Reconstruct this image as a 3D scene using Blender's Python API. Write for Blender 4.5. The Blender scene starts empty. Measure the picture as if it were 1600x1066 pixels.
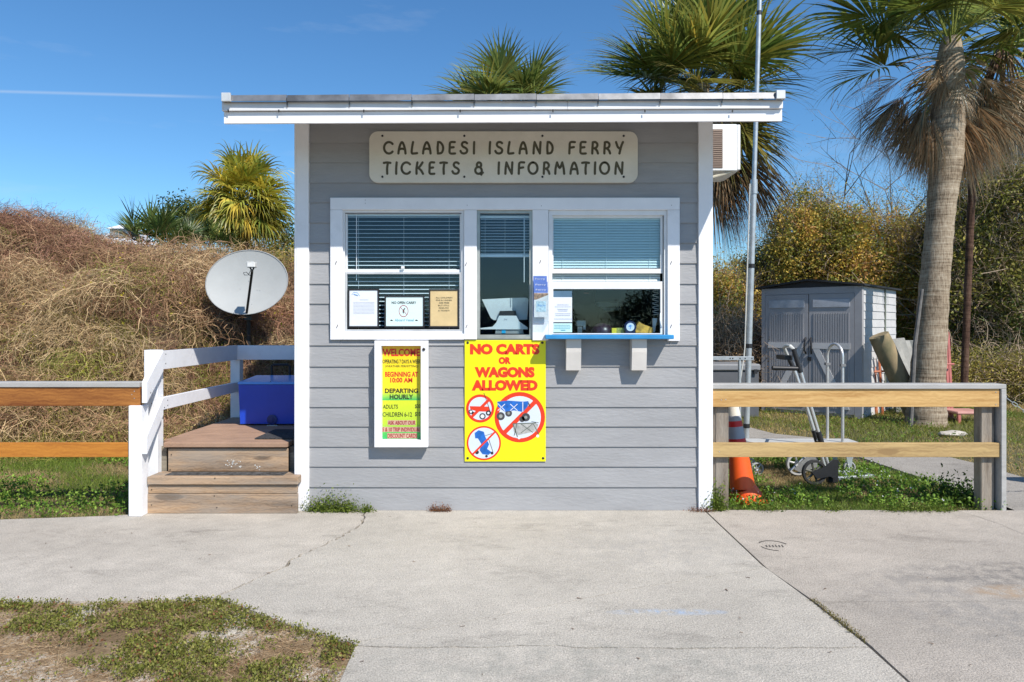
import bpy, bmesh, math, random
import numpy as np
from mathutils import Vector, Matrix

R = math.radians
C = bpy.context.scene.collection
sc = bpy.context.scene
random.seed(7)
rng = np.random.default_rng(11)

# ------------------------------------------------------------------ camera, sky, sun
F, D0, HZ, CH = 1092.0, 5.2, 508.0, 1.376      # focal length in photo pixels, distance, horizon row, eye height
cam_d = bpy.data.cameras.new('camera'); cam = bpy.data.objects.new('camera', cam_d); C.objects.link(cam)
cam.location = (0, -D0, CH); cam.rotation_euler = (R(90), 0, 0)
cam_d.sensor_width = 36; cam_d.lens = F * 36 / 1600; cam_d.shift_y = -(533 - HZ) / 1600
cam_d.clip_end = 3000; cam_d.clip_start = .05
sc.camera = cam
SUN = Vector((.56, -.75, 1.0)).normalized()
sl = bpy.data.lights.new('sun', 'SUN'); sl.energy = 5.0; sl.angle = R(.53); sl.color = (1, .94, .86)
so = bpy.data.objects.new('sun', sl); C.objects.link(so)
so.rotation_euler = SUN.to_track_quat('Z', 'Y').to_euler(); so.location = (6, -8, 12)
sc.view_settings.view_transform = 'Standard'; sc.view_settings.look = 'None'
sc.view_settings.gamma = 1; sc.view_settings.exposure = .28
try: sc.view_settings.use_curve_mapping = False
except Exception: pass

w = bpy.data.worlds.new('World'); sc.world = w; w.use_nodes = True
nt = w.node_tree; nt.nodes.clear()
def N(nt, t, **k):
    n = nt.nodes.new(t)
    for a, b in k.items():
        if a == 'inp':
            for i, v in b.items(): n.inputs[i].default_value = v
        else: setattr(n, a, b)
    return n
def math_n(nt, op, a, b=None, c=None, clamp=False):
    n = nt.nodes.new('ShaderNodeMath'); n.operation = op; n.use_clamp = clamp
    for i, v in enumerate((a, b, c)):
        if v is None: continue
        if isinstance(v, (int, float)): n.inputs[i].default_value = v
        else: nt.links.new(v, n.inputs[i])
    return n.outputs[0]
sky = N(nt, 'ShaderNodeTexSky', sky_type='NISHITA', sun_disc=False)
sky.sun_elevation = math.asin(SUN.z); sky.sun_rotation = math.atan2(SUN.x, SUN.y)
sky.altitude = 0; sky.air_density = 1.0; sky.dust_density = .15; sky.ozone_density = 2.2
tc = N(nt, 'ShaderNodeTexCoord'); sep = N(nt, 'ShaderNodeSeparateXYZ')
nt.links.new(tc.outputs['Generated'], sep.inputs[0])
yy = math_n(nt, 'MAXIMUM', sep.outputs[1], .05)
u = math_n(nt, 'DIVIDE', sep.outputs[0], yy); v = math_n(nt, 'DIVIDE', sep.outputs[2], yy)
line = math_n(nt, 'ABSOLUTE', math_n(nt, 'SUBTRACT', v, math_n(nt, 'ADD', math_n(nt, 'MULTIPLY', u, -.027), .3145)))
trail = math_n(nt, 'SUBTRACT', 1, math_n(nt, 'DIVIDE', line, .0032), clamp=True)
trail = math_n(nt, 'MULTIPLY', trail, math_n(nt, 'DIVIDE', math_n(nt, 'SUBTRACT', -.40, u), .1, clamp=True), clamp=True)
cn = N(nt, 'ShaderNodeTexNoise', inp={'Scale': 3.0, 'Detail': 6.0, 'Roughness': .6})
mp = N(nt, 'ShaderNodeMapping', inp={'Scale': (1, 1, 5)})
nt.links.new(tc.outputs['Generated'], mp.inputs[0]); nt.links.new(mp.outputs[0], cn.inputs['Vector'])
wisp = math_n(nt, 'MULTIPLY', math_n(nt, 'SUBTRACT', cn.outputs[0], .56, clamp=True), .9, clamp=True)
mask = math_n(nt, 'MAXIMUM', math_n(nt, 'MULTIPLY', trail, .28), wisp)
hs = N(nt, 'ShaderNodeHueSaturation', inp={'Saturation': 1.12, 'Value': 1.18, 'Hue': .500})
mixc = N(nt, 'ShaderNodeMix', data_type='RGBA'); mixc.inputs[7].default_value = (6.5, 7.0, 7.6, 1)
bg = N(nt, 'ShaderNodeBackground', inp={'Strength': .098}); ow = N(nt, 'ShaderNodeOutputWorld')
nt.links.new(sky.outputs[0], hs.inputs['Color']); tn = N(nt, 'ShaderNodeMix', data_type='RGBA', blend_type='MULTIPLY', inp={0: 1.0}); tn.inputs[7].default_value = (.66, .94, 1.10, 1); nt.links.new(hs.outputs[0], tn.inputs[6]); nt.links.new(tn.outputs[2], mixc.inputs[6])
nt.links.new(mask, mixc.inputs[0]); nt.links.new(mixc.outputs[2], bg.inputs['Color']); nt.links.new(bg.outputs[0], ow.inputs[0])

# ------------------------------------------------------------------ measuring helpers (photo measurements -> metres at a known distance)
def X(px, d=D0): return (px - 800) * d / F
def Z(py, d=D0): return CH - (py - HZ) * d / F
def G(px, py):
    d = CH * F / (py - HZ)
    return ((px - 800) * d / F, d - D0)

# ------------------------------------------------------------------ materials
MC = {}
def mat(name, col, rough=.6, var=.12, scale=6, bump=0., bscale=60, metal=0., stretch=None, spec=.5, col2=None, dirt=0., attr=None, transl=0., randhue=0., coat=0.):
    if name in MC: return MC[name]
    m = bpy.data.materials.new(name); m.use_nodes = True; t = m.node_tree; b = t.nodes['Principled BSDF']
    b.inputs['Roughness'].default_value = rough; b.inputs['Metallic'].default_value = metal
    b.inputs['Specular IOR Level'].default_value = spec; b.inputs['Coat Weight'].default_value = coat
    tc = N(t, 'ShaderNodeTexCoord'); mp = N(t, 'ShaderNodeMapping'); t.links.new(tc.outputs['Object'], mp.inputs[0])
    oi = N(t, 'ShaderNodeObjectInfo')
    cb = N(t, 'ShaderNodeCombineXYZ'); 
    for i in range(3): t.links.new(math_n(t, 'MULTIPLY', oi.outputs['Random'], 17.3 + i * 9), cb.inputs[i])
    t.links.new(cb.outputs[0], mp.inputs['Location'])
    if stretch: mp.inputs['Scale'].default_value = stretch
    n1 = N(t, 'ShaderNodeTexNoise', inp={'Scale': scale, 'Detail': 7.0, 'Roughness': .62}); t.links.new(mp.outputs[0], n1.inputs['Vector'])
    if attr:
        a = N(t, 'ShaderNodeAttribute'); a.attribute_name = 'Col'; base = a.outputs['Color']
    else:
        mx = N(t, 'ShaderNodeMix', data_type='RGBA'); c2 = col2 if col2 else tuple(c * (1 - 2 * var) for c in col)
        c1 = col if col2 else tuple(min(1, c * (1 + var)) for c in col)
        mx.inputs[6].default_value = (*c2, 1); mx.inputs[7].default_value = (*c1, 1)
        rp = N(t, 'ShaderNodeMapRange', inp={'From Min': .3, 'From Max': .7}); t.links.new(n1.outputs[0], rp.inputs[0]); t.links.new(rp.outputs[0], mx.inputs[0]); base = mx.outputs[2]
    if randhue:
        h = N(t, 'ShaderNodeHueSaturation'); t.links.new(base, h.inputs['Color'])
        t.links.new(math_n(t, 'ADD', math_n(t, 'MULTIPLY', oi.outputs['Random'], randhue), 1 - randhue / 2), h.inputs['Value']); base = h.outputs[0]
    if dirt:
        n3 = N(t, 'ShaderNodeTexNoise', inp={'Scale': 2.2, 'Detail': 9.0, 'Roughness': .75}); t.links.new(mp.outputs[0], n3.inputs['Vector'])
        r3 = N(t, 'ShaderNodeMapRange', inp={'From Min': .56, 'From Max': .74, 'To Max': dirt}); t.links.new(n3.outputs[0], r3.inputs[0])
        m3 = N(t, 'ShaderNodeMix', data_type='RGBA'); m3.inputs[7].default_value = (.11, .10, .08, 1)
        t.links.new(r3.outputs[0], m3.inputs[0]); t.links.new(base, m3.inputs[6]); base = m3.outputs[2]
    t.links.new(base, b.inputs['Base Color'])
    if bump:
        n2 = N(t, 'ShaderNodeTexNoise', inp={'Scale': bscale, 'Detail': 5.0}); t.links.new(mp.outputs[0], n2.inputs['Vector'])
        bp = N(t, 'ShaderNodeBump', inp={'Strength': bump, 'Distance': .004}); t.links.new(n2.outputs[0], bp.inputs['Height']); t.links.new(bp.outputs[0], b.inputs['Normal'])
    if transl:
        tr = N(t, 'ShaderNodeBsdfTranslucent'); t.links.new(base, tr.inputs[0]); ms = N(t, 'ShaderNodeMixShader', inp={0: transl})
        out = t.nodes['Material Output']; t.links.new(b.outputs[0], ms.inputs[1]); t.links.new(tr.outputs[0], ms.inputs[2]); t.links.new(ms.outputs[0], out.inputs[0])
    MC[name] = m; return m

def wood(name, c1, c2, axis='X', rough=.65, grain=1., weather=0., knots=True):
    if name in MC: return MC[name]
    m = bpy.data.materials.new(name); m.use_nodes = True; t = m.node_tree; b = t.nodes['Principled BSDF']; b.inputs['Roughness'].default_value = rough
    b.inputs['Specular IOR Level'].default_value = .25
    tc = N(t, 'ShaderNodeTexCoord'); oi = N(t, 'ShaderNodeObjectInfo'); cb = N(t, 'ShaderNodeCombineXYZ')
    for i in range(3): t.links.new(math_n(t, 'MULTIPLY', oi.outputs['Random'], 13.1 + i * 7), cb.inputs[i])
    def mapn(s):
        mp = N(t, 'ShaderNodeMapping'); mp.inputs['Scale'].default_value = s if axis == 'X' else ((s[1], s[2], s[0]) if axis == 'Z' else (s[1], s[0], s[2]))
        t.links.new(tc.outputs['Object'], mp.inputs[0]); t.links.new(cb.outputs[0], mp.inputs['Location']); return mp.outputs[0]
    kn = N(t, 'ShaderNodeTexVoronoi', inp={'Scale': 1.0}); t.links.new(mapn((1.7, 6.5, 6.5)), kn.inputs['Vector'])
    kr = N(t, 'ShaderNodeMapRange', inp={'From Min': .03, 'From Max': .20, 'To Min': 1.0, 'To Max': 0.0}); t.links.new(kn.outputs['Distance'], kr.inputs[0])
    wv = N(t, 'ShaderNodeTexWave', wave_type='BANDS', bands_direction='Z', inp={'Scale': 15.0 * grain, 'Distortion': 11.0, 'Detail': 4.0, 'Detail Scale': 1.6})
    if axis == 'Z': wv.bands_direction = 'X'
    t.links.new(mapn((.55, 1, 1)), wv.inputs['Vector'])
    n1 = N(t, 'ShaderNodeTexNoise', inp={'Scale': 1.0, 'Detail': 8.0, 'Roughness': .65}); t.links.new(mapn((2.2, 34, 34)), n1.inputs['Vector'])
    n0 = N(t, 'ShaderNodeTexNoise', inp={'Scale': 1.0, 'Detail': 4.0}); t.links.new(mapn((1.1, 5, 5)), n0.inputs['Vector'])
    s = math_n(t, 'ADD', math_n(t, 'MULTIPLY', wv.outputs[0], .12), math_n(t, 'MULTIPLY', n1.outputs[0], .88))
    s = math_n(t, 'ADD', s, math_n(t, 'MULTIPLY', math_n(t, 'SUBTRACT', n0.outputs[0], .5), .9))
    if knots: s = math_n(t, 'SUBTRACT', s, math_n(t, 'MULTIPLY', kr.outputs[0], 1.1))
    rp = N(t, 'ShaderNodeMapRange', inp={'From Min': .22, 'From Max': .70}); t.links.new(s, rp.inputs[0])
    mx = N(t, 'ShaderNodeMix', data_type='RGBA'); mx.inputs[6].default_value = (*c2, 1); mx.inputs[7].default_value = (*c1, 1); t.links.new(rp.outputs[0], mx.inputs[0]); base = mx.outputs[2]
    if weather:
        wn = N(t, 'ShaderNodeTexNoise', inp={'Scale': 1.0, 'Detail': 6.0, 'Roughness': .7}); t.links.new(mapn((1.7, 8, 8)), wn.inputs['Vector'])
        wr = N(t, 'ShaderNodeMapRange', inp={'From Min': .38, 'From Max': .62, 'To Max': weather}); t.links.new(wn.outputs[0], wr.inputs[0])
        m2 = N(t, 'ShaderNodeMix', data_type='RGBA'); m2.inputs[7].default_value = (.27, .255, .23, 1); t.links.new(wr.outputs[0], m2.inputs[0]); t.links.new(base, m2.inputs[6]); base = m2.outputs[2]
    t.links.new(base, b.inputs['Base Color'])
    bp = N(t, 'ShaderNodeBump', inp={'Strength': .35, 'Distance': .003}); t.links.new(s, bp.inputs['Height']); t.links.new(bp.outputs[0], b.inputs['Normal'])
    MC[name] = m; return m

def glass_mat(name='window_glass', tint=(.90, .965, .99), ior=1.45, rough=.0):
    if name in MC: return MC[name]
    m = bpy.data.materials.new(name); m.use_nodes = True; t = m.node_tree; t.nodes.clear()
    o = N(t, 'ShaderNodeOutputMaterial'); tr = N(t, 'ShaderNodeBsdfTransparent'); tr.inputs[0].default_value = (*tint, 1)
    gl = N(t, 'ShaderNodeBsdfGlossy', inp={'Roughness': rough}); fr = N(t, 'ShaderNodeFresnel'); gg_ = N(t, 'ShaderNodeNewGeometry'); t.links.new(math_n(t, 'ADD', math_n(t, 'MULTIPLY', gg_.outputs['Backfacing'], 1 / ior - ior), ior), fr.inputs[0]); mx = N(t, 'ShaderNodeMixShader')
    tcg = N(t, 'ShaderNodeTexCoord'); ng = N(t, 'ShaderNodeTexNoise', inp={'Scale': 2.5, 'Detail': 1.0}); t.links.new(tcg.outputs['Object'], ng.inputs['Vector'])
    bp = N(t, 'ShaderNodeBump', inp={'Strength': .12, 'Distance': .01}); t.links.new(ng.outputs[0], bp.inputs['Height']); t.links.new(bp.outputs[0], gl.inputs['Normal'])
    t.links.new(fr.outputs[0], mx.inputs[0]); t.links.new(tr.outputs[0], mx.inputs[1]); t.links.new(gl.outputs[0], mx.inputs[2]); t.links.new(mx.outputs[0], o.inputs[0])
    MC[name] = m; return m

WHITE = mat('white_paint', (.80, .80, .82), .45, .03, 5, .12, 40, dirt=.16, stretch=(1, 1, 1))
WHITE2 = mat('white_railing_paint', (.78, .79, .82), .55, .04, 6, .35, 30, dirt=.22)
VINYL = mat('white_vinyl', (.74, .75, .76), .35, .03, 8, .05, 30, dirt=.12)
GREY = mat('grey_siding_paint', (.31, .31, .315), .6, .07, 3, .7, 45, dirt=.22, stretch=(.4, 1, 1.5), randhue=.05)
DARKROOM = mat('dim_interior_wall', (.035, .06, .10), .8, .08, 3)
METAL_ROOF = mat('galvanised_roof_metal', (.20, .205, .215), .5, .25, 6, .1, 25, metal=.5)
GALV = mat('galvanised_steel', (.50, .53, .54), .42, .1, 14, .1, 60, metal=.55)
ALU = mat('brushed_aluminium', (.62, .62, .61), .35, .06, 20, .05, 80, metal=.6)
BLACKP = mat('black_plastic', (.018, .018, .02), .5, .1, 12, .1, 90)
RUBBER = mat('tyre_rubber', (.03, .03, .03), .8, .2, 12, .2, 90)
STEELD = mat('dark_screw_metal', (.05, .045, .04), .5, .2, 30, metal=.5)
CREAM = mat('cream_sign_board', (.68, .635, .54), .6, .06, 3, .3, 60, dirt=.10)
INK = mat('sign_letter_olive_brown', (.085, .076, .045), .7, .15, 8)
BLUEP = mat('blue_counter_paint', (.03, .24, .52), .4, .1, 8, .15, 30)
GLASS = glass_mat()
ACRYL = glass_mat('clear_acrylic', (.93, .96, .97), 1.3)

# ------------------------------------------------------------------ mesh helpers
class MB:
    def __init__(s): s.v = []; s.f = []
    def add(s, vs, fs):
        n = len(s.v); s.v += [tuple(q) for q in vs]; s.f += [tuple(i + n for i in q) for q in fs]; return s
    def box(s, x0, x1, y0, y1, z0, z1, M=None, bev=0.):
        if bev and not M:
            b = min(bev, (x1 - x0) / 3, (y1 - y0) / 3, (z1 - z0) / 3)
            bm = bmesh.new(); bmesh.ops.create_cube(bm, size=1)
            for q in bm.verts: q.co = Vector(((x0 + x1) / 2 + q.co.x * (x1 - x0), (y0 + y1) / 2 + q.co.y * (y1 - y0), (z0 + z1) / 2 + q.co.z * (z1 - z0)))
            bmesh.ops.bevel(bm, geom=bm.edges[:], offset=b, segments=1, affect='EDGES', profile=.5)
            bm.verts.index_update(); s.add([q.co for q in bm.verts], [[q.index for q in f.verts] for f in bm.faces]); bm.free(); return s
        vs = [Vector((x, y, z)) for z in (z0, z1) for y in (y0, y1) for x in (x0, x1)]
        if M: vs = [M @ q for q in vs]
        return s.add(vs, [(0, 2, 3, 1), (4, 5, 7, 6), (0, 1, 5, 4), (2, 6, 7, 3), (0, 4, 6, 2), (1, 3, 7, 5)])
    def tube(s, pts, r, n=10, cap=True, rr=None):
        pts = [Vector(p) for p in pts]; k = len(pts); rs = rr if rr else [r] * k
        prev = None; rings = []
        for i, p in enumerate(pts):
            d = (pts[min(i + 1, k - 1)] - pts[max(i - 1, 0)]).normalized()
            if prev is None: a = d.orthogonal().normalized()
            else: a = (prev - d * prev.dot(d)); a = a.normalized() if a.length > 1e-6 else d.orthogonal().normalized()
            prev = a; b = d.cross(a)
            rings.append([p + (a * math.cos(2 * math.pi * j / n) + b * math.sin(2 * math.pi * j / n)) * rs[i] for j in range(n)])
        vs = [q for r_ in rings for q in r_]; fs = []
        for i in range(k - 1):
            for j in range(n): fs.append((i * n + j, i * n + (j + 1) % n, (i + 1) * n + (j + 1) % n, (i + 1) * n + j))
        if cap: fs += [tuple(range(n))[::-1], tuple(range((k - 1) * n, k * n))]
        return s.add(vs, fs)
    def lathe(s, prof, c, ax=(0, 0, 1), n=24, cap=True):
        ax = Vector(ax).normalized(); a = ax.orthogonal().normalized(); b = ax.cross(a); c = Vector(c)
        vs = []; fs = []
        for r_, h in prof:
            for j in range(n): vs.append(c + ax * h + (a * math.cos(2 * math.pi * j / n) + b * math.sin(2 * math.pi * j / n)) * r_)
        k = len(prof)
        for i in range(k - 1):
            for j in range(n): fs.append((i * n + j, i * n + (j + 1) % n, (i + 1) * n + (j + 1) % n, (i + 1) * n + j))
        if cap: fs += [tuple(range(n))[::-1], tuple(range((k - 1) * n, k * n))]
        return s.add(vs, fs)
    def prism(s, poly, y0, y1):       # poly in x,z ; thickness along y
        n = len(poly); vs = [(p[0], y0, p[1]) for p in poly] + [(p[0], y1, p[1]) for p in poly]
        return s.add(vs, [tuple(range(n)), tuple(range(2 * n - 1, n - 1, -1))] + [(i, i + n, (i + 1) % n + n, (i + 1) % n) for i in range(n)])
    def slab(s, poly, z0, z1):        # poly in x,y
        n = len(poly); vs = [(p[0], p[1], z1) for p in poly] + [(p[0], p[1], z0) for p in poly]
        return s.add(vs, [tuple(range(n)), tuple(range(2 * n - 1, n - 1, -1))] + [(i, i + n, (i + 1) % n + n, (i + 1) % n) for i in range(n)])
    def xprism(s, poly, x0, x1):      # poly in y,z
        n = len(poly); vs = [(x0, p[0], p[1]) for p in poly] + [(x1, p[0], p[1]) for p in poly]
        return s.add(vs, [tuple(range(n)), tuple(range(2 * n - 1, n - 1, -1))] + [(i, i + n, (i + 1) % n + n, (i + 1) % n) for i in range(n)])

def finish(me):
    bm = bmesh.new(); bm.from_mesh(me); bmesh.ops.recalc_face_normals(bm, faces=bm.faces); bm.to_mesh(me); bm.free()
def put(o, parent):
    C.objects.link(o)
    if parent:
        o.parent = parent
        if parent.type == 'EMPTY': o.matrix_parent_inverse = Matrix.Translation(-parent.location)
        elif parent.get('_off'): o.matrix_parent_inverse = Matrix.Translation(-Vector(parent['_off']))
    return o
def obj(name, mb, m, parent=None, smooth=False, fix=True):
    me = bpy.data.meshes.new(name); me.from_pydata(mb.v, [], mb.f); me.materials.append(m)
    if fix: finish(me)
    if smooth: me.polygons.foreach_set('use_smooth', [True] * len(me.polygons)); 
    o = bpy.data.objects.new(name, me)
    if smooth and len(me.polygons) < 60000:
        try:
            me.set_sharp_from_angle(angle=R(38))
        except Exception: pass
    if name in ('nail', 'hook', 'fascia_nail', 'picture', 'slot', 'tape_band', 'paint_splash', 'stamped_mark', 'fingers', 'nose_plate', 'cord', 'axle_fork'): o['kind'] = 'stuff'
    if parent is None:
        co = np.array([q.co for q in me.vertices]); lo = co.min(0); hi = co.max(0); b = Vector(((lo[0] + hi[0]) / 2, (lo[1] + hi[1]) / 2, lo[2]))
        me.transform(Matrix.Translation(-b)); o.location = b; o['_off'] = tuple(b)
    return put(o, parent)
def tag(o, label, cat, group=None, kind=None):
    o['label'] = label; o['category'] = cat
    if group: o['group'] = group
    if kind: o['kind'] = kind
    return o
def thing(name, label, cat, loc=(0, 0, 0), group=None):
    o = bpy.data.objects.new(name, None); C.objects.link(o); o.location = loc; o.empty_display_size = .1
    return tag(o, label, cat, group)
def struct(name, mb, m, parent=None, smooth=False):
    o = obj(name, mb, m, parent, smooth)
    if parent is None: o['kind'] = 'structure'
    return o
def npmesh(name, V, Fq, m, parent=None, cols=None, smooth=False):
    V = np.asarray(V, dtype=np.float32).reshape(-1, 3); Fq = np.asarray(Fq, dtype=np.int32); k = Fq.shape[1]
    me = bpy.data.meshes.new(name); me.vertices.add(len(V)); me.vertices.foreach_set('co', V.ravel())
    me.loops.add(Fq.size); me.loops.foreach_set('vertex_index', Fq.ravel())
    me.polygons.add(len(Fq)); me.polygons.foreach_set('loop_start', np.arange(0, Fq.size, k, dtype=np.int32))
    me.update(calc_edges=True)
    if cols is not None:
        ca = me.color_attributes.new('Col', 'FLOAT_COLOR', 'POINT'); c4 = np.ones((len(V), 4), dtype=np.float32); c4[:, :3] = cols; ca.data.foreach_set('color', c4.ravel())
    if smooth: me.polygons.foreach_set('use_smooth', np.ones(len(Fq), dtype=bool))
    me.materials.append(m); o = bpy.data.objects.new(name, me)
    return put(o, parent)

TXT = {}
def text(name, s, x0, x1, z0, z1, y, m, parent, bold=0., ext=.0004):
    key = (s, bold)
    cu = bpy.data.curves.new('t', 'FONT'); cu.body = s; cu.offset = bold; cu.extrude = .01; cu.resolution_u = 3
    to = bpy.data.objects.new('t', cu); C.objects.link(to); dg = bpy.context.evaluated_depsgraph_get(); dg.update()
    me = bpy.data.meshes.new_from_object(to.evaluated_get(dg)); bpy.data.objects.remove(to)
    co = np.array([q.co for q in me.vertices]); lo = co.min(0); hi = co.max(0)
    sx = (x1 - x0) / (hi[0] - lo[0]); sz = (z1 - z0) / (hi[1] - lo[1])
    nv = np.empty_like(co); nv[:, 0] = x0 + (co[:, 0] - lo[0]) * sx; nv[:, 2] = z0 + (co[:, 1] - lo[1]) * sz; nv[:, 1] = y - (co[:, 2] > 0) * ext * 2
    me.vertices.foreach_set('co', nv.ravel().astype(np.float32)); me.materials.clear(); me.materials.append(m); me.update()
    me.name = name; o = bpy.data.objects.new(name, me)
    return put(o, parent)

# value noise
def vnoise(x, y, seed=0):
    x = np.asarray(x, float); y = np.asarray(y, float); xi = np.floor(x).astype(int); yi = np.floor(y).astype(int); xf = x - xi; yf = y - yi
    def h(a, b): n = (a * 374761393 + b * 668265263 + seed * 974634777) & 0x7fffffff; n = ((n ^ (n >> 13)) * 1274126177) & 0x7fffffff; return ((n ^ (n >> 16)) & 0xffff) / 65535.
    s = xf * xf * (3 - 2 * xf); t = yf * yf * (3 - 2 * yf)
    return (h(xi, yi) * (1 - s) + h(xi + 1, yi) * s) * (1 - t) + (h(xi, yi + 1) * (1 - s) + h(xi + 1, yi + 1) * s) * t
def fbm(x, y, seed=0, o=4): return sum(vnoise(np.asarray(x) * 2 ** i, np.asarray(y) * 2 ** i, seed + i) / 2 ** i for i in range(o)) / (2 - 2 ** (1 - o))
def inpoly(x, y, P):
    ins = np.zeros(len(x), bool); n = len(P)
    for i in range(n):
        x0, y0 = P[i]; x1, y1 = P[(i + 1) % n]
        if y0 == y1: continue
        c = ((y0 > y) != (y1 > y)) & (x < (x1 - x0) * (y - y0) / (y1 - y0) + x0); ins ^= c
    return ins
def unit(a): return a / (np.linalg.norm(a, axis=-1, keepdims=True) + 1e-9)

def ribbons(P, Dr, L, W, nseg, curl, grav, col, taper=.15):
    """N curved flat strands; returns verts, quads, colours"""
    n = len(P); V = np.zeros((n, nseg + 1, 2, 3)); p = P.copy(); d = unit(Dr); side = unit(np.cross(d, rng.normal(size=(n, 3))))
    for i in range(nseg + 1):
        f = i / nseg; wd = (W * (1 - f * (1 - taper)) / 2)[:, None]; V[:, i, 0] = p - side * wd; V[:, i, 1] = p + side * wd
        p = p + d * (L / nseg)[:, None]; d = unit(d + rng.normal(size=(n, 3)) * curl + np.array([0, 0, -1.]) * grav * (f + .2)); side = unit(side - d * (side * d).sum(1, keepdims=True))
    base = (np.arange(n) * (nseg + 1) * 2)[:, None]; q = []
    for i in range(nseg): q.append(base + np.array([[2 * i, 2 * i + 1, 2 * i + 3, 2 * i + 2]]))
    Q = np.stack(q, 1).reshape(-1, 4); Cc = np.repeat(col, (nseg + 1) * 2, axis=0)
    return V.reshape(-1, 3), Q, Cc
def leaves(P, size, col, up=.3, aspect=.5):
    n = len(P); d = unit(rng.normal(size=(n, 3)) + np.array([0, 0, up])); s = unit(np.cross(d, rng.normal(size=(n, 3)) + np.array([0, 0, .4]))) * aspect * .5
    nn = np.cross(d, s); S = size[:, None]
    V = np.stack([P, P + (d * .45 + s) * S + nn * S * .12, P + d * S, P + (d * .45 - s) * S + nn * S * .12], 1).reshape(-1, 3)
    return V, np.arange(n * 4).reshape(-1, 4), np.repeat(col, 4, axis=0)
def merge(parts):
    V = []; Q = []; Cc = []; k = 0
    for v, q, c in parts: V.append(v); Q.append(q + k); Cc.append(c); k += len(v)
    return np.concatenate(V), np.concatenate(Q), np.concatenate(Cc)
def cols(n, a, b, jit=.15):
    a = np.array(a); b = np.array(b); t = rng.random((n, 1)); return np.clip((a * (1 - t) + b * t) * (1 + rng.normal(size=(n, 1)) * jit), .003, 1)
LEAF = mat('leaf_surface', (0, 0, 0), .55, attr=True, transl=.35, spec=.3)
DRY = mat('dry_stem_surface', (0, 0, 0), .8, attr=True, transl=.15, spec=.15)
PALM = mat('palm_frond_surface', (0, 0, 0), .40, attr=True, transl=.38, spec=.45)

# ================================================================== GROUND
gm = mat('soil_and_turf', (.13, .105, .055), .95, .2, 1.4, .9, 25, col2=(.075, .075, .028))
b = MB(); 
b.add([(-400, -400, -.035), (400, -400, -.035), (400, 900, -.035), (-400, 900, -.035)], [(0, 1, 2, 3)])
ground = struct('ground', b, gm)

def concrete(name, c, seed, stains=(), chalk=None):
    m = bpy.data.materials.new(name); m.use_nodes = True; t = m.node_tree; bs = t.nodes['Principled BSDF']; bs.inputs['Roughness'].default_value = .85; bs.inputs['Specular IOR Level'].default_value = .25
    tc = N(t, 'ShaderNodeTexCoord'); geo = N(t, 'ShaderNodeNewGeometry'); P = geo.outputs['Position']
    def noise(s, d=6., r=.6, sc3=(1, 1, 1)):
        mp = N(t, 'ShaderNodeMapping', inp={'Scale': sc3, 'Location': (seed * 3.1, seed, 0)}); t.links.new(P, mp.inputs[0])
        n = N(t, 'ShaderNodeTexNoise', inp={'Scale': s, 'Detail': d, 'Roughness': r}); t.links.new(mp.outputs[0], n.inputs['Vector']); return n.outputs[0]
    def rng_(x, a, b_, lo, hi): n = N(t, 'ShaderNodeMapRange', inp={'From Min': a, 'From Max': b_, 'To Min': lo, 'To Max': hi}); t.links.new(x, n.inputs[0]); return n.outputs[0]
    val = math_n(t, 'MULTIPLY', rng_(noise(.9, 8, .7), .3, .7, .80, 1.10), rng_(noise(7, 6, .7), .3, .7, .90, 1.07))
    val = math_n(t, 'MULTIPLY', val, rng_(noise(140, 3, .75), .36, .6, .55, 1.13))
    vo = N(t, 'ShaderNodeTexVoronoi', inp={'Scale': 95.0}); t.links.new(P, vo.inputs['Vector'])
    val = math_n(t, 'MULTIPLY', val, rng_(vo.outputs['Distance'], .0, .35, .72, 1.03))
    val = math_n(t, 'MULTIPLY', val, rng_(noise(1.4, 9, .8, (1, 2.2, 1)), .54, .72, 1.0, .60))
    val = math_n(t, 'MULTIPLY', val, rng_(noise(330, 2, .8), .60, .70, 1.0, .45))
    val = math_n(t, 'MULTIPLY', val, rng_(noise(3.2, 10, .85, (.5, 3, 1)), .60, .70, 1.0, .74))
    sp = N(t, 'ShaderNodeSeparateXYZ'); t.links.new(P, sp.inputs[0])
    def blob(cx, cy, rx, ry):
        a = math_n(t, 'POWER', math_n(t, 'DIVIDE', math_n(t, 'SUBTRACT', sp.outputs[0], cx), rx), 2); b_ = math_n(t, 'POWER', math_n(t, 'DIVIDE', math_n(t, 'SUBTRACT', sp.outputs[1], cy), ry), 2)
        return math_n(t, 'SUBTRACT', 1, math_n(t, 'ADD', a, b_), clamp=True)
    mx = N(t, 'ShaderNodeMix', data_type='RGBA', blend_type='MULTIPLY', inp={0: 1.0}); mx.inputs[6].default_value = (*c, 1)
    cc = N(t, 'ShaderNodeCombineXYZ'); [t.links.new(val, cc.inputs[i]) for i in range(3)]; t.links.new(cc.outputs[0], mx.inputs[7]); base = mx.outputs[2]
    for (cx, cy, rx, ry, colr, k) in stains:
        f = math_n(t, 'MULTIPLY', math_n(t, 'MULTIPLY', blob(cx, cy, rx, ry), rng_(noise(11, 7, .7), .42, .62, 0, 1)), k, clamp=True)
        m2 = N(t, 'ShaderNodeMix', data_type='RGBA'); m2.inputs[7].default_value = (*colr, 1); t.links.new(f, m2.inputs[0]); t.links.new(base, m2.inputs[6]); base = m2.outputs[2]
    t.links.new(base, bs.inputs['Base Color'])
    bp = N(t, 'ShaderNodeBump', inp={'Strength': .9, 'Distance': .006}); t.links.new(math_n(t, 'ADD', noise(120, 4, .7), noise(25, 4, .6)), bp.inputs['Height']); t.links.new(bp.outputs[0], bs.inputs['Normal'])
    return m

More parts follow.
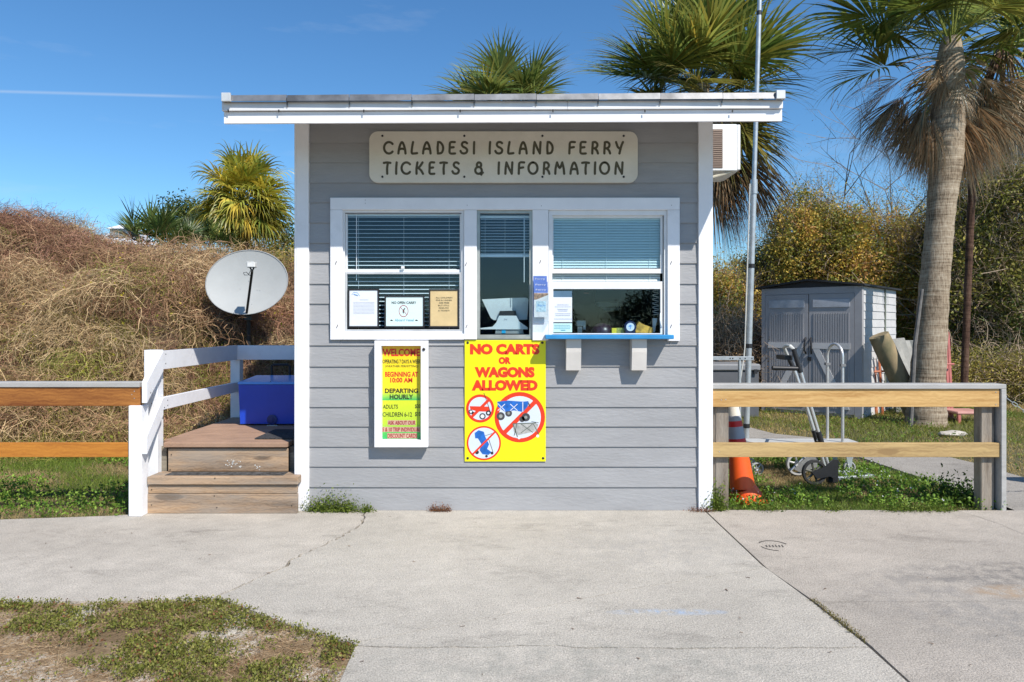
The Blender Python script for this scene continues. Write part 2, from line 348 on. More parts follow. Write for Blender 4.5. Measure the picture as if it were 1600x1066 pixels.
def crack(pts, jag, seed, step=.07):
    r = random.Random(seed); out = [pts[0]]
    for a, b_ in zip(pts[:-1], pts[1:]):
        dx, dy = b_[0] - a[0], b_[1] - a[1]; L = math.hypot(dx, dy); n = max(1, int(L / step))
        for i in range(1, n + 1):
            k = (r.uniform(-jag, jag)) if i < n else 0
            out.append((a[0] + dx * i / n - dy / L * k, a[1] + dy * i / n + dx / L * k))
    return out
def off(pl, d):
    out = []; d0 = d; rr = random.Random(len(pl))
    for i, p in enumerate(pl):
        a = pl[max(0, i - 1)]; b_ = pl[min(len(pl) - 1, i + 1)]; dx, dy = b_[0] - a[0], b_[1] - a[1]; L = math.hypot(dx, dy) or 1
        d = d0 * rr.uniform(.45, 1.5); out.append((p[0] - dy / L * d, p[1] + dx / L * d))
    return out
ck_l = crack([G(569, 803), G(566, 818), G(545, 832), G(500, 855), G(470, 866), G(440, 888), G(390, 910), G(333, 935)], .014, 1, .04)   # left crack, running to the front
jn = [(1.43, .03), (1.435, -.05), (1.44, -1.27), (1.50, -1.72), (1.535, -2.2), (1.53, -2.5), (1.53, -9)]
ck_b = crack([G(558, 1009), G(640, 1012), G(790, 1010), G(870, 1008), G(900, 1012), G(1100, 1013), (1.525, -2.215)], .006, 3, .06)   # lower crack left->right
fj = [G(560, 1003), G(800, 958), G(1000, 918), (1.437, -1.235)]
patch_edge = [(-9, G(0, 941)[1]), G(0, 941), G(150, 939), G(333, 936)]
diag = [G(352, 938), G(450, 975), G(500, 990), G(556, 1007)]
conA = concrete('concrete_left', (.52, .475, .41), 1, [(-.2, -.8, .9, .4, (.25, .25, .24), .5)])
conB = concrete('concrete_centre', (.53, .49, .425), 2, [(.75, -1.85, .32, .045, (.33, .42, .55), 1.2), (1.0, -.9, .8, .5, (.28, .27, .26), .35), (.3, -2.4, 1.2, .3, (.25, .25, .22), .5)])
conD = concrete('concrete_right', (.475, .425, .365), 5, [(3.0, -1.35, 1.1, .28, (.16, .15, .14), .9), (2.2, -1.7, .6, .5, (.22, .21, .2), .5), (2.65, -1.6, .35, .12, (.42, .27, .14), .8), (2.75, -2.05, .25, .15, (.45, .28, .12), .9), (2.6, -2.1, .8, .5, (.2, .2, .19), .4)])
def e(x, y): return (x, y)
pavement = bpy.data.objects.new('pavement', None); C.objects.link(pavement); pavement['kind'] = 'structure'
def slab(poly, m):
    b = MB().slab(poly, -.09, 0.0); o = obj('concrete_slab', b, m, pavement); return o
g = .006
slab([(-9, -.30), (G(0, 812)[0], G(0, 812)[1]), (-2.9, -.16), (-2.63, -.085), (-1.6, -.085), (-1.6, .03)] + [(ck_l[0][0], .03)] + off(ck_l, -.008) + patch_edge[::-1], conA)
slab([(1.43 - g, .03)] + [(ck_l[0][0] + g, .03)] + off(ck_l, .008) + diag + off(fj, .004) + [(1.437 - g, -1.2)], conB)
slab(off(fj, -.004)[::-1] + [diag[-1]] + off(ck_b, .006) + [(1.53 - g, -2.2), (1.497 - g, -1.72)], conB)
slab([(-.665, -9)] + [(-.662, -2.6), G(555, 1011)] + off(ck_b, -.006) + [(1.53 - g, -2.5), (1.53 - g, -9)], conB)
ck_r = crack([G(1490, 797.5), G(1530, 808), G(1565, 820), G(1600, 835), (6.5, -1.2)], .01, 9, .08)
slab([(1.43 + g, .0), (1.437 + g, -1.27), (1.50 + g, -1.72), (6.5, -1.72), (6.5, -1.2)] + off(ck_r, .002)[::-1], conD)
slab(off(ck_r, -.002) + [(9, -1.2), (9, .0)], conD)
slab([(1.50 + g, -1.723), (1.535 + g, -2.2), (1.53 + g, -2.5), (1.53 + g, -9), (9, -9), (9, -1.723)], conD)
# footpath beyond the fence
up = [G(1000, 650), G(1080, 658), G(1171, 667), G(1210, 677), G(1270, 683), G(1340, 690), G(1440, 703), G(1520, 722), G(1600, 745), (6.5, .35), (9, .2)]
lo_ = [(9, .01), G(1571, 797)[:1] + (.005,), (3.75, .005), G(1540, 778), G(1486, 760), G(1405, 734), G(1346, 714), G(1270, 703), G(1171, 695), G(1080, 690), G(1000, 685)]
path = struct('footpath', MB().slab(up + lo_, -.08, -.006), concrete('concrete_path', (.38, .35, .31), 8))
struct('joint_soil', MB().slab([(-2.6, -.1), (5.5, -.1), (5.5, -3.2), (-.60, -3.2), (-.60, -2.2), (-1.40, -1.62), (-2.6, -1.62)], -.08, -.030), mat('dark_joint_soil', (.045, .04, .03), .95, .3, 20))
# stamped mark in the right slab
cx, cy = G(1210, 853); b = MB()
for a0, a1, r0, r1 in ((.3, 2.6, .085, .095), (3.3, 4.6, .085, .093)):
    for i in range(10):
        a = a0 + (a1 - a0) * i / 10; a2 = a0 + (a1 - a0) * (i + 1) / 10
        b.add([(cx + r0 * math.cos(a), cy + r0 * math.sin(a) * 1.1, .002), (cx + r1 * math.cos(a), cy + r1 * math.sin(a) * 1.1, .002), (cx + r1 * math.cos(a2), cy + r1 * math.sin(a2) * 1.1, .002), (cx + r0 * math.cos(a2), cy + r0 * math.sin(a2) * 1.1, .002)], [(0, 1, 2, 3)])
for i in range(6): b.add([(cx - .06 + i * .02, cy - .03, .002), (cx - .052 + i * .02, cy - .03, .002), (cx - .045 + i * .02, cy + .01 + .01 * (i % 2), .002), (cx - .053 + i * .02, cy + .01, .002)], [(0, 1, 2, 3)])
obj('stamped_mark', b, mat('stamp_dark', (.09, .08, .07), .9), pavement, fix=False)  # flat dark strokes laid flush where the stamp is recessed

# front verge of sandy soil
vp = [(-9, patch_edge[0][1] - .004)] + [(p[0], p[1] - .004) for p in patch_edge[1:]] + [(p[0] - .004, p[1] - .004) for p in diag] + [(-.668, -2.6), (-.668, -9), (-9, -9)]
def verge_mat():
    m = bpy.data.materials.new('sandy_verge'); m.use_nodes = True; t = m.node_tree; bs = t.nodes['Principled BSDF']; bs.inputs['Roughness'].default_value = .95; bs.inputs['Specular IOR Level'].default_value = .1
    geo = N(t, 'ShaderNodeNewGeometry'); n = N(t, 'ShaderNodeTexNoise', inp={'Scale': 2.6, 'Detail': 8.0, 'Roughness': .6}); t.links.new(geo.outputs[0], n.inputs['Vector'])
    r = N(t, 'ShaderNodeValToRGB'); t.links.new(n.outputs[0], r.inputs[0]); e0, e1 = r.color_ramp.elements; e0.position = .40; e0.color = (.20, .14, .08, 1); e1.position = .58; e1.color = (.60, .55, .47, 1)
    k = r.color_ramp.elements.new(.50); k.color = (.34, .25, .155, 1)
    n2 = N(t, 'ShaderNodeTexNoise', inp={'Scale': 60., 'Detail': 8.0, 'Roughness': .7}); t.links.new(geo.outputs[0], n2.inputs['Vector'])
    mx = N(t, 'ShaderNodeMix', data_type='RGBA', blend_type='MULTIPLY', inp={0: .8}); t.links.new(r.outputs[0], mx.inputs[6]); rr = N(t, 'ShaderNodeMapRange', inp={'From Min': .3, 'From Max': .7, 'To Min': .5, 'To Max': 1.25}); t.links.new(n2.outputs[0], rr.inputs[0]); t.links.new(rr.outputs[0], mx.inputs[7])
    t.links.new(mx.outputs[2], bs.inputs[0]); bp = N(t, 'ShaderNodeBump', inp={'Strength': 1., 'Distance': .01}); t.links.new(n2.outputs[0], bp.inputs['Height']); t.links.new(bp.outputs[0], bs.inputs['Normal']); return m
struct('verge', MB().slab(vp, -.08, -.012), verge_mat())

def scatter(n, poly, x0, x1, y0, y1):
    x = rng.uniform(x0, x1, n); y = rng.uniform(y0, y1, n); k = inpoly(x, y, poly); return x[k], y[k]
# --- weeds and thatch of the front verge
def verge_cover():
    parts = []
    x, y = scatter(60000, vp, -3.6, -.6, -2.95, -1.6)
    bare = fbm(x * 2.3, y * 3.2, 5); k = bare < .60 + rng.normal(size=len(x)) * .04; x, y = x[k], y[k]; n = len(x)
    P = np.stack([x, y, np.full(n, -.010)], 1); D = np.stack([rng.normal(size=n), rng.normal(size=n), rng.uniform(.0, .28, n)], 1)
    parts.append(ribbons(P, D, rng.uniform(.02, .07, n), rng.uniform(.0012, .0028, n), 2, .35, .25, cols(n, (.26, .16, .085), (.58, .44, .27))))
    # creeping weed clumps
    x, y = scatter(15000, vp, -3.6, -.64, -2.95, -1.6)
    f = fbm(x * 2.0 + 9, y * 3.0 + 3, 21); edge = np.abs(y + 1.72 + np.clip(x + 1.48, 0, 9) * .58) < .12
    f = f + .36 * (fbm(x * 9, y * 9, 33) - .5); k = (f > .575) | (edge & (f > .47)) | (rng.random(len(x)) < .035); x, y = x[k], y[k]; n = len(x); m = 8
    cx = np.repeat(x, m) + rng.normal(size=n * m) * .019; cy = np.repeat(y, m) + rng.normal(size=n * m) * .019
    kk = inpoly(cx, cy, [(p[0] + .02, p[1] + .02) if i < 8 else p for i, p in enumerate(vp)]); P = np.stack([cx, cy, rng.uniform(-.008, .016, n * m)], 1)
    base = cols(n, (.12, .145, .02), (.28, .265, .07), .25); brown = rng.random(n) < .04; base[brown] = (.24, .10, .045)
    c = np.repeat(base, m, 0) * (1 + rng.normal(size=(n * m, 1)) * .12)
    parts.append(leaves(P[kk], rng.uniform(.007, .018, n * m)[kk], np.clip(c, .003, 1)[kk], .5, .55))
    V, Q, Cc = merge(parts); o = npmesh('verge_weeds', V, Q, LEAF, None, Cc); return o
tag(verge_cover(), 'low green weeds and brown thatch on the bare sandy corner in the foreground', 'weeds', kind='stuff')

# --- lawn left of the booth behind the fence, and turf right of it
def turf(name, poly, box, n, green, brown, thr, seed, hgt=(.03, .08), scale=1.2, broad=0, rough_edge=0., wid=(.002, .0045)):
    x, y = scatter(n, poly, *box); k = len(x); f = fbm(x * scale, y * scale, seed) + rng.normal(size=k) * .07
    g_ = f > thr; P = np.stack([x, y, np.full(k, -.03)], 1); D = np.stack([rng.normal(size=k) * .6, rng.normal(size=k) * .6, np.ones(k)], 1)
    c = np.where(g_[:, None], cols(k, *green), cols(k, *brown)); hh = rng.uniform(*hgt, k) * np.where(g_, 1.15, .8)
    dist = np.clip((y + 5.2) / 5, 1, 3); wd = rng.uniform(*wid, k) * dist
    parts = [ribbons(P, D, hh, wd, 3, .25, .25, c)]
    if broad:
        bx, by = scatter(broad, poly, *box); ff = fbm(bx * 1.6, by * 1.6, seed + 50); kk = ff > .5 - .25 * np.clip(1 - by / 1.1, 0, 1); bx, by = bx[kk], by[kk]; nb = len(bx); m = 9
        P = np.stack([np.repeat(bx, m) + rng.normal(size=nb * m) * .02, np.repeat(by, m) + rng.normal(size=nb * m) * .02, rng.uniform(-.02, .07, nb * m)], 1)
        c = np.repeat(cols(nb, (.08, .18, .02), (.24, .35, .05), .25), m, 0)
        parts.append(leaves(P, rng.uniform(.014, .032, nb * m), c, .6, .6))
        nf = 260 if name == 'weed_bed' else 1; ix = rng.integers(0, nb, nf); P = np.stack([bx[ix], by[ix], rng.uniform(.04, .10, nf)], 1); parts.append(leaves(P, np.full(nf, .014), np.full((nf, 3), .7), .8, 1.))
    V, Q, Cc = merge(parts); return npmesh(name, V, Q, LEAF, None, Cc)
lawnL = [(-9, -.32), (-2.9, -.18), (-2.7, -.08), (-2.6, .1), (-1.7, .1), (-1.7, 4.5), (-9, 4.5)]
tag(turf('lawn_grass', lawnL, (-7, -1.7, -.32, 3.2), 95000, ((.10, .18, .02), (.24, .29, .05)), ((.34, .25, .11), (.48, .37, .19)), .50, 31, (.025, .07), 1.1, 5000), 'patchy green and straw coloured lawn behind the left rail fence', 'grass', kind='stuff')
lp = [q for q in lo_ if q[0] > 1.2]
wedge = [(1.5, .006)] + [(3.68, .006)] + [G(1532, 779), G(1486, 762), G(1405, 737), G(1346, 717), G(1270, 706), G(1171, 698), G(1080, 693), (1.5, 2.9)]
tag(turf('weed_bed', wedge, (1.48, 3.8, 0, 3.2), 60000, ((.09, .17, .02), (.22, .28, .05)), ((.32, .23, .10), (.46, .35, .18)), .52, 41, (.025, .07), 1.6, 3800), 'leafy green weeds with tiny white flowers behind the right rail fence', 'weeds', kind='stuff')
back = [(q[0], q[1] + .03) for q in up] + [(14, 12.5), (1.6, 12.5)]
tag(turf('dry_turf', back, (1.6, 12, .3, 12), 150000, ((.14, .18, .03), (.28, .28, .06)), ((.38, .28, .10), (.56, .43, .18)), .56, 51, (.03, .08), .9, 3000, wid=(.003, .005)), 'dry yellowing turf between the footpath and the grey shed', 'grass', kind='stuff')

# ================================================================== DUNE BANK with dead vines (left)
def bank_h(x, y):
    yo = 1.35 / (1 + np.exp(-(x + 4.5) / .25)); y = y - yo * np.clip(1.6 - (y - 3.5) / 3, 0, 1) ; top = 2.28 + .50 / (1 + np.exp((x + 6.6) / .28)) + .18 * (fbm(x * 1.1, y * 1.1, 3) - .5)
    s = np.clip((y - 2.35 - .25 * np.sin(x * 1.7)) / 3.3, 0, 1); return top * (1 - (1 - s) ** 2.1) + .75 * (fbm(x * 1.7, y * 1.7, 7) - .5) * (s > 0) * np.minimum(1, s * 6) - .04
gx = np.linspace(-16, 1.2, 130); gy = np.linspace(2.1, 9, 60); GX, GY = np.meshgrid(gx, gy); GZ = bank_h(GX, GY) * np.clip((1.6 - GX) / 1.2, 0, 1) * np.where(GY > 7.5, np.clip((9.2 - GY) / 1.7, 0, 1), 1)
ii = np.arange(129)[None, :] + 130 * np.arange(59)[:, None]; q = np.stack([ii, ii + 1, ii + 131, ii + 130], -1).reshape(-1, 4)
bank = npmesh('bank', np.stack([GX, GY, GZ], -1), q, mat('bank_litter', (.17, .11, .065), .95, .3, 5, 1., 30, col2=(.05, .032, .02)), None, None, True); bank['kind'] = 'structure'
def bank_cover():
    parts = []
    def pts(n, xr, yr):
        x = rng.uniform(*xr, n); y = yr[0] + (yr[1] - yr[0]) * rng.random(n) ** 1.0; z = bank_h(x, y); return x, y, z
    # woody vine tangle
    n = 52000; x, y, z = pts(n, (-9.5, -1.2), (2.3, 7.0)); lift = rng.uniform(-.03, .24, n) * np.clip(3.2 * fbm(x * 2.6, y * 2.6, 77) - .75, .1, 2)
    P = np.stack([x, y - lift * .5, z + lift], 1); D = rng.normal(size=(n, 3)) * np.array([1, .8, .7])
    f = fbm(x * .9, (y + z) * .9, 61)[:, None]; hgt = np.clip((z / 2.2), 0, 1)[:, None]
    c = cols(n, (.15, .075, .045), (.50, .31, .18), .28); straw = cols(n, (.35, .255, .11), (.56, .42, .22), .2); ol = cols(n, (.16, .15, .04), (.30, .26, .08), .2)
    r = rng.random((n, 1)); c = np.where(r < .22 + .55 * (1 - hgt) * f * 1.4, straw, c); c = np.where(rng.random((n, 1)) < .04 + .2 * (f > .56), ol, c)
    parts.append(ribbons(P, D, rng.uniform(.10, .42, n), rng.uniform(.0035, .0085, n), 5, .55, .12, c, .5))
    nc = 560; x, y, z = pts(nc, (-9.5, -1.2), (2.4, 6.2)); ns = 175; rad = rng.uniform(.16, .58, nc) ** 1.15
    d = rng.normal(size=(nc * ns, 3)); d[:, 2] = np.abs(d[:, 2]); d[:, 1] = -np.abs(d[:, 1]) * .9; d = unit(d); rr_c = np.repeat(rad, ns)[:, None]
    P = np.repeat(np.stack([x, y, z], 1), ns, 0) + d * rr_c * rng.uniform(.75, 1.05, (nc * ns, 1)) * np.array([1.25, .9, .85])
    kind = fbm(x * .8, z * 1.1 + y * .3, 101) + rng.normal(size=nc) * .09 - .05 * (z - 1.2)
    cb2 = np.where((kind > .545)[:, None], cols(nc, (.40, .28, .14), (.58, .43, .25), .12), np.where((kind > .44)[:, None], cols(nc, (.25, .15, .085), (.42, .255, .15), .12), cols(nc, (.20, .10, .065), (.36, .20, .135), .12)))
    ol_ = rng.random(nc) < .10; cb2[ol_] = cols(int(ol_.sum()), (.17, .18, .04), (.32, .30, .08), .1)
    c = np.clip(np.repeat(cb2, ns, 0) * (1 + rng.normal(size=(nc * ns, 1)) * .25), .01, 1)
    D = np.cross(d, rng.normal(size=(nc * ns, 3))) + d * .35 + np.array([0, -.1, -.25]); parts.append(ribbons(P, D, rng.uniform(.12, .45, nc * ns), rng.uniform(.0035, .008, nc * ns), 5, .33, .35, c, .4))
    # grass tussocks low on the face
    n = 42000; x, y, z = pts(n, (-9.5, -1.2), (2.0, 4.6)); k = (fbm(x * 1.3, y * 1.3, 91) > .42) | (y < 3.0); x, y, z = x[k], y[k], z[k]; n = len(x)
    P = np.stack([x, y, z - .02], 1); D = np.stack([rng.normal(size=n) * .5 - .1, rng.normal(size=n) * .4 - .35, np.ones(n)], 1)
    gg = fbm(x * .8 + 4, y * .8, 19)[:, None] + (x[:, None] < -3.3) * .05 - np.clip(z[:, None] - .8, 0, 1) * .2
    c = np.where(gg + np.clip(1.0 - z[:, None], 0, 1) * .10 > .54, cols(n, (.20, .22, .035), (.44, .40, .10), .2), cols(n, (.36, .26, .11), (.60, .46, .24), .2))
    parts.append(ribbons(P, D, rng.uniform(.15, .42, n), rng.uniform(.004, .008, n), 4, .2, .5, c, .15))
    # green-yellow vine leaves
    n = 260; x, y, z = pts(n, (-9, -1.5), (2.3, 5.6)); m = 22; P = np.repeat(np.stack([x, y - .12, z + .12], 1), m, 0) + rng.normal(size=(n * m, 3)) * np.array([.16, .08, .09])
    parts.append(leaves(P, rng.uniform(.02, .05, n * m), np.repeat(cols(n, (.14, .17, .02), (.42, .34, .03), .2), m, 0), .3, .6))
    # bare twigs reaching above the crest at far left
    n = 900; x = rng.uniform(-9, -6.3, n); y = rng.uniform(4.8, 6.3, n); z = bank_h(x, y); P = np.stack([x, y, z], 1); D = np.stack([rng.normal(size=n), rng.normal(size=n), rng.uniform(.3, 1.6, n)], 1)
    parts.append(ribbons(P, D, rng.uniform(.2, .75, n) ** 1.1, np.full(n, .007), 6, .4, .1, cols(n, (.16, .10, .08), (.32, .21, .17)), .4))
    V, Q, Cc = merge(parts); return npmesh('dead_vine_tangle', V, Q, DRY, None, Cc)
tag(bank_cover(), 'brown tangle of dead vines and straw grass covering the bank left of the booth', 'dead vines', kind='stuff')

# ================================================================== PALMS
def frond(rootp, az, el, pet, R_, spread, droop, nl, cA, cB, bend=.35, width=1., parent=None, name='frond', tipbrown=0.):
    up = Vector((0, 0, 1)); d = Vector((math.cos(az) * math.cos(el), math.sin(az) * math.cos(el), math.sin(el))); p = Vector(rootp); pts = [p.copy()]
    n = 6
    for i in range(n):
        p = p + d * (pet / n); d = (d + Vector((0, 0, -1)) * bend / n).normalized(); pts.append(p.copy())
    f = d; s = f.cross(up); s = s.normalized() if s.length > .05 else Vector((1, 0, 0)); nn = s.cross(f).normalized()
    tw = random.uniform(-.5, .5); s, nn = (s * math.cos(tw) + nn * math.sin(tw)), (nn * math.cos(tw) - s * math.sin(tw))
    a = np.linspace(-spread, spread, nl) + rng.normal(size=nl) * .02; ca, sa = np.cos(a), np.sin(a)
    fv, sv, nv = np.array(f), np.array(s), np.array(nn)
    dirs = ca[:, None] * fv + sa[:, None] * sv + (np.abs(sa) * .28 + rng.normal(size=nl) * .06)[:, None] * nv; dirs = unit(dirs)
    org = np.array(p)[None] + fv[None] * (R_ * .22 * np.clip(ca, 0, 1))[:, None]
    L = R_ * (.70 + .26 * np.clip(ca, 0, 1)) * rng.uniform(.9, 1.06, nl); seg = 6; w0 = R_ * spread * 2 / nl * .44 * width
    prof = np.array([.12, .70, .95, .70, .42, .20, .02]); V = np.zeros((nl, seg + 1, 2, 3)); q = org.copy(); dd = dirs.copy()
    dr = droop * rng.uniform(.4, 1.9, nl)
    for i in range(seg + 1):
        t = i / seg; side = np.cross(dd, nv); side = unit(side + rng.normal(size=(nl, 1)) * .15 * nv); wv = side * (w0 * prof[i] / 2)
        V[:, i, 0] = q - wv; V[:, i, 1] = q + wv + nv * w0 * prof[i] * .18
        q = q + dd * (L / seg)[:, None]; dd = unit(dd + np.array([0, 0, -1.]) * (dr * t ** 1.5)[:, None] + rng.normal(size=(nl, 3)) * .03 * t)
    base = (np.arange(nl) * (seg + 1) * 2)[:, None]; Q = np.stack([base + np.array([[2 * i, 2 * i + 1, 2 * i + 3, 2 * i + 2]]) for i in range(seg)], 1).reshape(-1, 4)
    t_ = random.random(); cf = np.array(cA) * (1 - t_) + np.array(cB) * t_; cl = np.clip(cf[None] * (1 + rng.normal(size=(nl, 1)) * .25 + np.array([[.14, .0, -.1]]) * rng.normal(size=(nl, 1))), .003, 1)
    Cc = np.repeat(cl, (seg + 1) * 2, 0).reshape(nl, seg + 1, 2, 3)
    if tipbrown:
        tt = (np.linspace(0, 1, seg + 1) ** 4 * tipbrown)[None, :, None, None]; Cc = Cc * (1 - tt) + np.array([.30, .20, .10]) * tt
    # petiole as a strip of four sides
    pv = []; pq = []
    for i, pp in enumerate(pts):
        wd = .016 - .007 * i / n
        for o_ in ((-wd, 0), (0, wd * .6), (wd, 0), (0, -wd * .6)): pv.append(np.array(pp) + sv * o_[0] + nv * o_[1])
    for i in range(n):
        for j in range(4): pq.append((i * 4 + j, i * 4 + (j + 1) % 4, (i + 1) * 4 + (j + 1) % 4, (i + 1) * 4 + j))
    pv = np.array(pv); VV = np.concatenate([V.reshape(-1, 3), pv]); QQ = np.concatenate([Q, np.array(pq) + nl * (seg + 1) * 2]); CC = np.concatenate([Cc.reshape(-1, 3), np.tile(cf * 1.15, (len(pv), 1))])
    return npmesh(name, VV, QQ, PALM, parent, CC)

BARK = None
def palm_bark(name, c1, c2, c3):
    if name in MC: return MC[name]
    m = bpy.data.materials.new(name); m.use_nodes = True; t = m.node_tree; bs = t.nodes['Principled BSDF']; bs.inputs['Roughness'].default_value = .9; bs.inputs['Specular IOR Level'].default_value = .15
    geo = N(t, 'ShaderNodeNewGeometry')
    def nz(scl, vec, d=7.): mp = N(t, 'ShaderNodeMapping', inp={'Scale': vec}); t.links.new(geo.outputs[0], mp.inputs[0]); n = N(t, 'ShaderNodeTexNoise', inp={'Scale': scl, 'Detail': d, 'Roughness': .65}); t.links.new(mp.outputs[0], n.inputs['Vector']); return n.outputs[0]
    a = nz(1., (3, 3, 45)); b_ = nz(1., (60, 60, 9)); c_ = nz(2.2, (1, 1, 1))
    s = math_n(t, 'ADD', math_n(t, 'MULTIPLY', a, .5), math_n(t, 'MULTIPLY', b_, .5)); r = N(t, 'ShaderNodeValToRGB'); t.links.new(math_n(t, 'ADD', s, math_n(t, 'MULTIPLY', math_n(t, 'SUBTRACT', c_, .5), .35)), r.inputs[0])
    r.color_ramp.elements[0].position = .36; r.color_ramp.elements[0].color = (*c1, 1); r.color_ramp.elements[1].position = .66; r.color_ramp.elements[1].color = (*c3, 1); k = r.color_ramp.elements.new(.5); k.color = (*c2, 1)
    t.links.new(r.outputs[0], bs.inputs[0]); bp = N(t, 'ShaderNodeBump', inp={'Strength': .9, 'Distance': .015}); t.links.new(s, bp.inputs['Height']); t.links.new(bp.outputs[0], bs.inputs['Normal']); MC[name] = m; return m
def trunk(pts, radii, m, parent, rings=70, name='trunk', amp=.03):
    P = np.array(pts, float); rr = np.array(radii, float); t = np.linspace(0, 1, len(P)); tt = np.linspace(0, 1, rings); C3 = np.stack([np.interp(tt, t, P[:, i]) for i in range(3)], 1)
    # smooth
    for _ in range(12): C3[1:-1] = (C3[:-2] + 2 * C3[1:-1] + C3[2:]) / 4
    r1 = np.interp(tt, t, rr); n = 26; ang = np.linspace(0, 2 * np.pi, n, endpoint=False)
    V = []
    for i in range(rings):
        k = r1[i] * (1 + (amp if i % 3 == 0 else -amp * .4) + .025 * (vnoise(np.cos(ang) * 2 + 9, tt[i] * 14 + np.sin(ang) * 2, 3) - .5) * 2 + rng.normal(size=n) * .006)
        V.append(np.stack([C3[i, 0] + k * np.cos(ang), C3[i, 1] + k * np.sin(ang), np.full(n, C3[i, 2])], 1))
    V = np.concatenate(V); ii = np.arange(rings - 1)[:, None] * n; j = np.arange(n)[None]; Q = np.stack([ii + j, ii + (j + 1) % n, ii + n + (j + 1) % n, ii + n + j], -1).reshape(-1, 4)
    return npmesh(name, V, Q, m, parent, None, True)

def palm(name, label, base, crown, trunk_pts, radii, bark, n_up, n_mid, n_dead, pet, R_, green, dead, droop=.35, azd=None, open_front=False, top_el=82, low_el=20, dead_el=-12, dead_len=1., nl=38, gcol2=None, spread=2.25, tipb=.3):
    t = thing(name, label, 'palm tree', (base[0], base[1], -.03))
    trunk(trunk_pts, radii, bark, t)
    c = Vector(crown); ga = 2.39996
    for i in range(n_up):
        el = R(top_el - (top_el - low_el) * (i / max(1, n_up - 1)) ** .9) + random.uniform(-.22, .22); k = random.uniform(.88, 1.1)
        frond(c + Vector((0, 0, random.uniform(-.05, .12))), i * ga + random.uniform(-.3, .3), el, pet * k, R_ * k, spread, droop, nl, *green, bend=.35, parent=t, tipbrown=tipb)
    for i in range(n_mid):
        el = R(20 - 50 * i / max(1, n_mid)) + random.uniform(-.12, .12); k = random.uniform(.9, 1.1)
        frond(c + Vector((0, 0, random.uniform(-.15, 0))), i * ga + 1 + random.uniform(-.3, .3), el, pet * k, R_ * k, spread * .92, droop * 1.5, nl, *(gcol2 or green), bend=.6, parent=t, tipbrown=tipb + .2)
    for i in range(n_dead):
        el = R(dead_el - (78 + dead_el) * (i / max(1, n_dead)) ** .7) + random.uniform(-.1, .1); k = random.uniform(.8, 1.1) * dead_len; az = i * ga + random.uniform(-.4, .4)
        if azd: az = random.uniform(*azd)
        if open_front and math.sin(az) < -.25 and i % 3: az = random.choice((random.uniform(-.35, .5), random.uniform(math.pi - .5, math.pi + .45), random.uniform(math.pi - .2, math.pi + .5)))
        if open_front and math.sin(az) < -.25: k *= .45
        frond(c + Vector((0, 0, random.uniform(-.35, -.1))), az, el, pet * k * .9, R_ * k, random.uniform(.35, .9), .9, 26, *dead, bend=1.0, width=.75, parent=t, name='dead_frond')
    return t
bark1 = palm_bark('palm_bark_grey', (.10, .07, .045), (.30, .235, .165), (.48, .41, .31))
GREENP = ((.12, .17, .03), (.34, .36, .08)); DEADP = ((.27, .18, .10), (.52, .40, .26)); DEADD = ((.10, .06, .03), (.28, .19, .11))
dp = 9.9
palm('cabbage_palm', 'tall palm with thick curved trunk right of the grey shed, shaggy dead fronds hanging', (X(1451, dp), dp - D0), (X(1486, dp), dp - D0, Z(78, dp)),
     [(X(1446, dp), 4.7, -.05), (X(1449, dp), 4.7, Z(600, dp)), (X(1459, dp), 4.7, Z(457, dp)), (X(1470, dp), 4.7, Z(330, dp)), (X(1479, dp), 4.7, Z(255, dp)), (X(1481, dp), 4.7, Z(190, dp)), (X(1484, dp), 4.7, Z(95, dp)), (X(1486, dp), 4.7, Z(60, dp))],
     [.27, .225, .19, .18, .21, .21, .18, .12], bark1, 30, 1, 120, 1.0, 1.18, GREENP, DEADP, .5, nl=44, dead_len=.80, low_el=16, dead_el=30, open_front=True, gcol2=((.10, .12, .02), (.26, .24, .05)))
dp = 10.9
palm('cabbage_palm', 'big green palm rising behind the booth roof beside the metal mast', (X(1085, dp), dp - D0), (X(1088, dp), dp - D0, Z(150, dp)),
     [(X(1085, dp), 5.7, -.05), (X(1088, dp), 5.7, 2.6), (X(1092, dp), 5.7, Z(135, dp))], [.2, .17, .16], bark1, 40, 22, 26, .72, 1.12, ((.11, .165, .03), (.34, .36, .08)), DEADD, .3, nl=46, azd=(-1.2, .6), dead_len=1.25, gcol2=((.08, .12, .02), (.30, .24, .05)))
dp = 17
palm('cabbage_palm', 'smaller round palm crown showing above the middle of the roof', (X(795, dp), dp - D0), (X(795, dp), dp - D0, Z(176, dp)),
     [(X(795, dp), dp - D0, -.05), (X(797, dp), dp - D0, Z(148, dp))], [.2, .17], bark1, 44, 20, 12, .75, 1.12, ((.11, .155, .035), (.31, .33, .09)), DEADD, .25, nl=36, top_el=62, low_el=-5)
dp = 14
palm('fan_palm', 'yellow green fan palm above the satellite dish', (X(378, dp), dp - D0), (X(380, dp), dp - D0, Z(314, dp)),
     [(X(378, dp), dp - D0, -.05), (X(378, dp), dp - D0, Z(322, dp))], [.15, .13], palm_bark('palm_bark_rust', (.08, .045, .03), (.24, .13, .08), (.34, .22, .15)), 44, 46, 10, .46, .66, ((.26, .26, .03), (.60, .52, .08)), ((.45, .30, .04), (.62, .42, .06)), 1.1, nl=26, gcol2=((.26, .26, .04), (.62, .52, .09)), tipb=.1, low_el=-15)
dp = 12
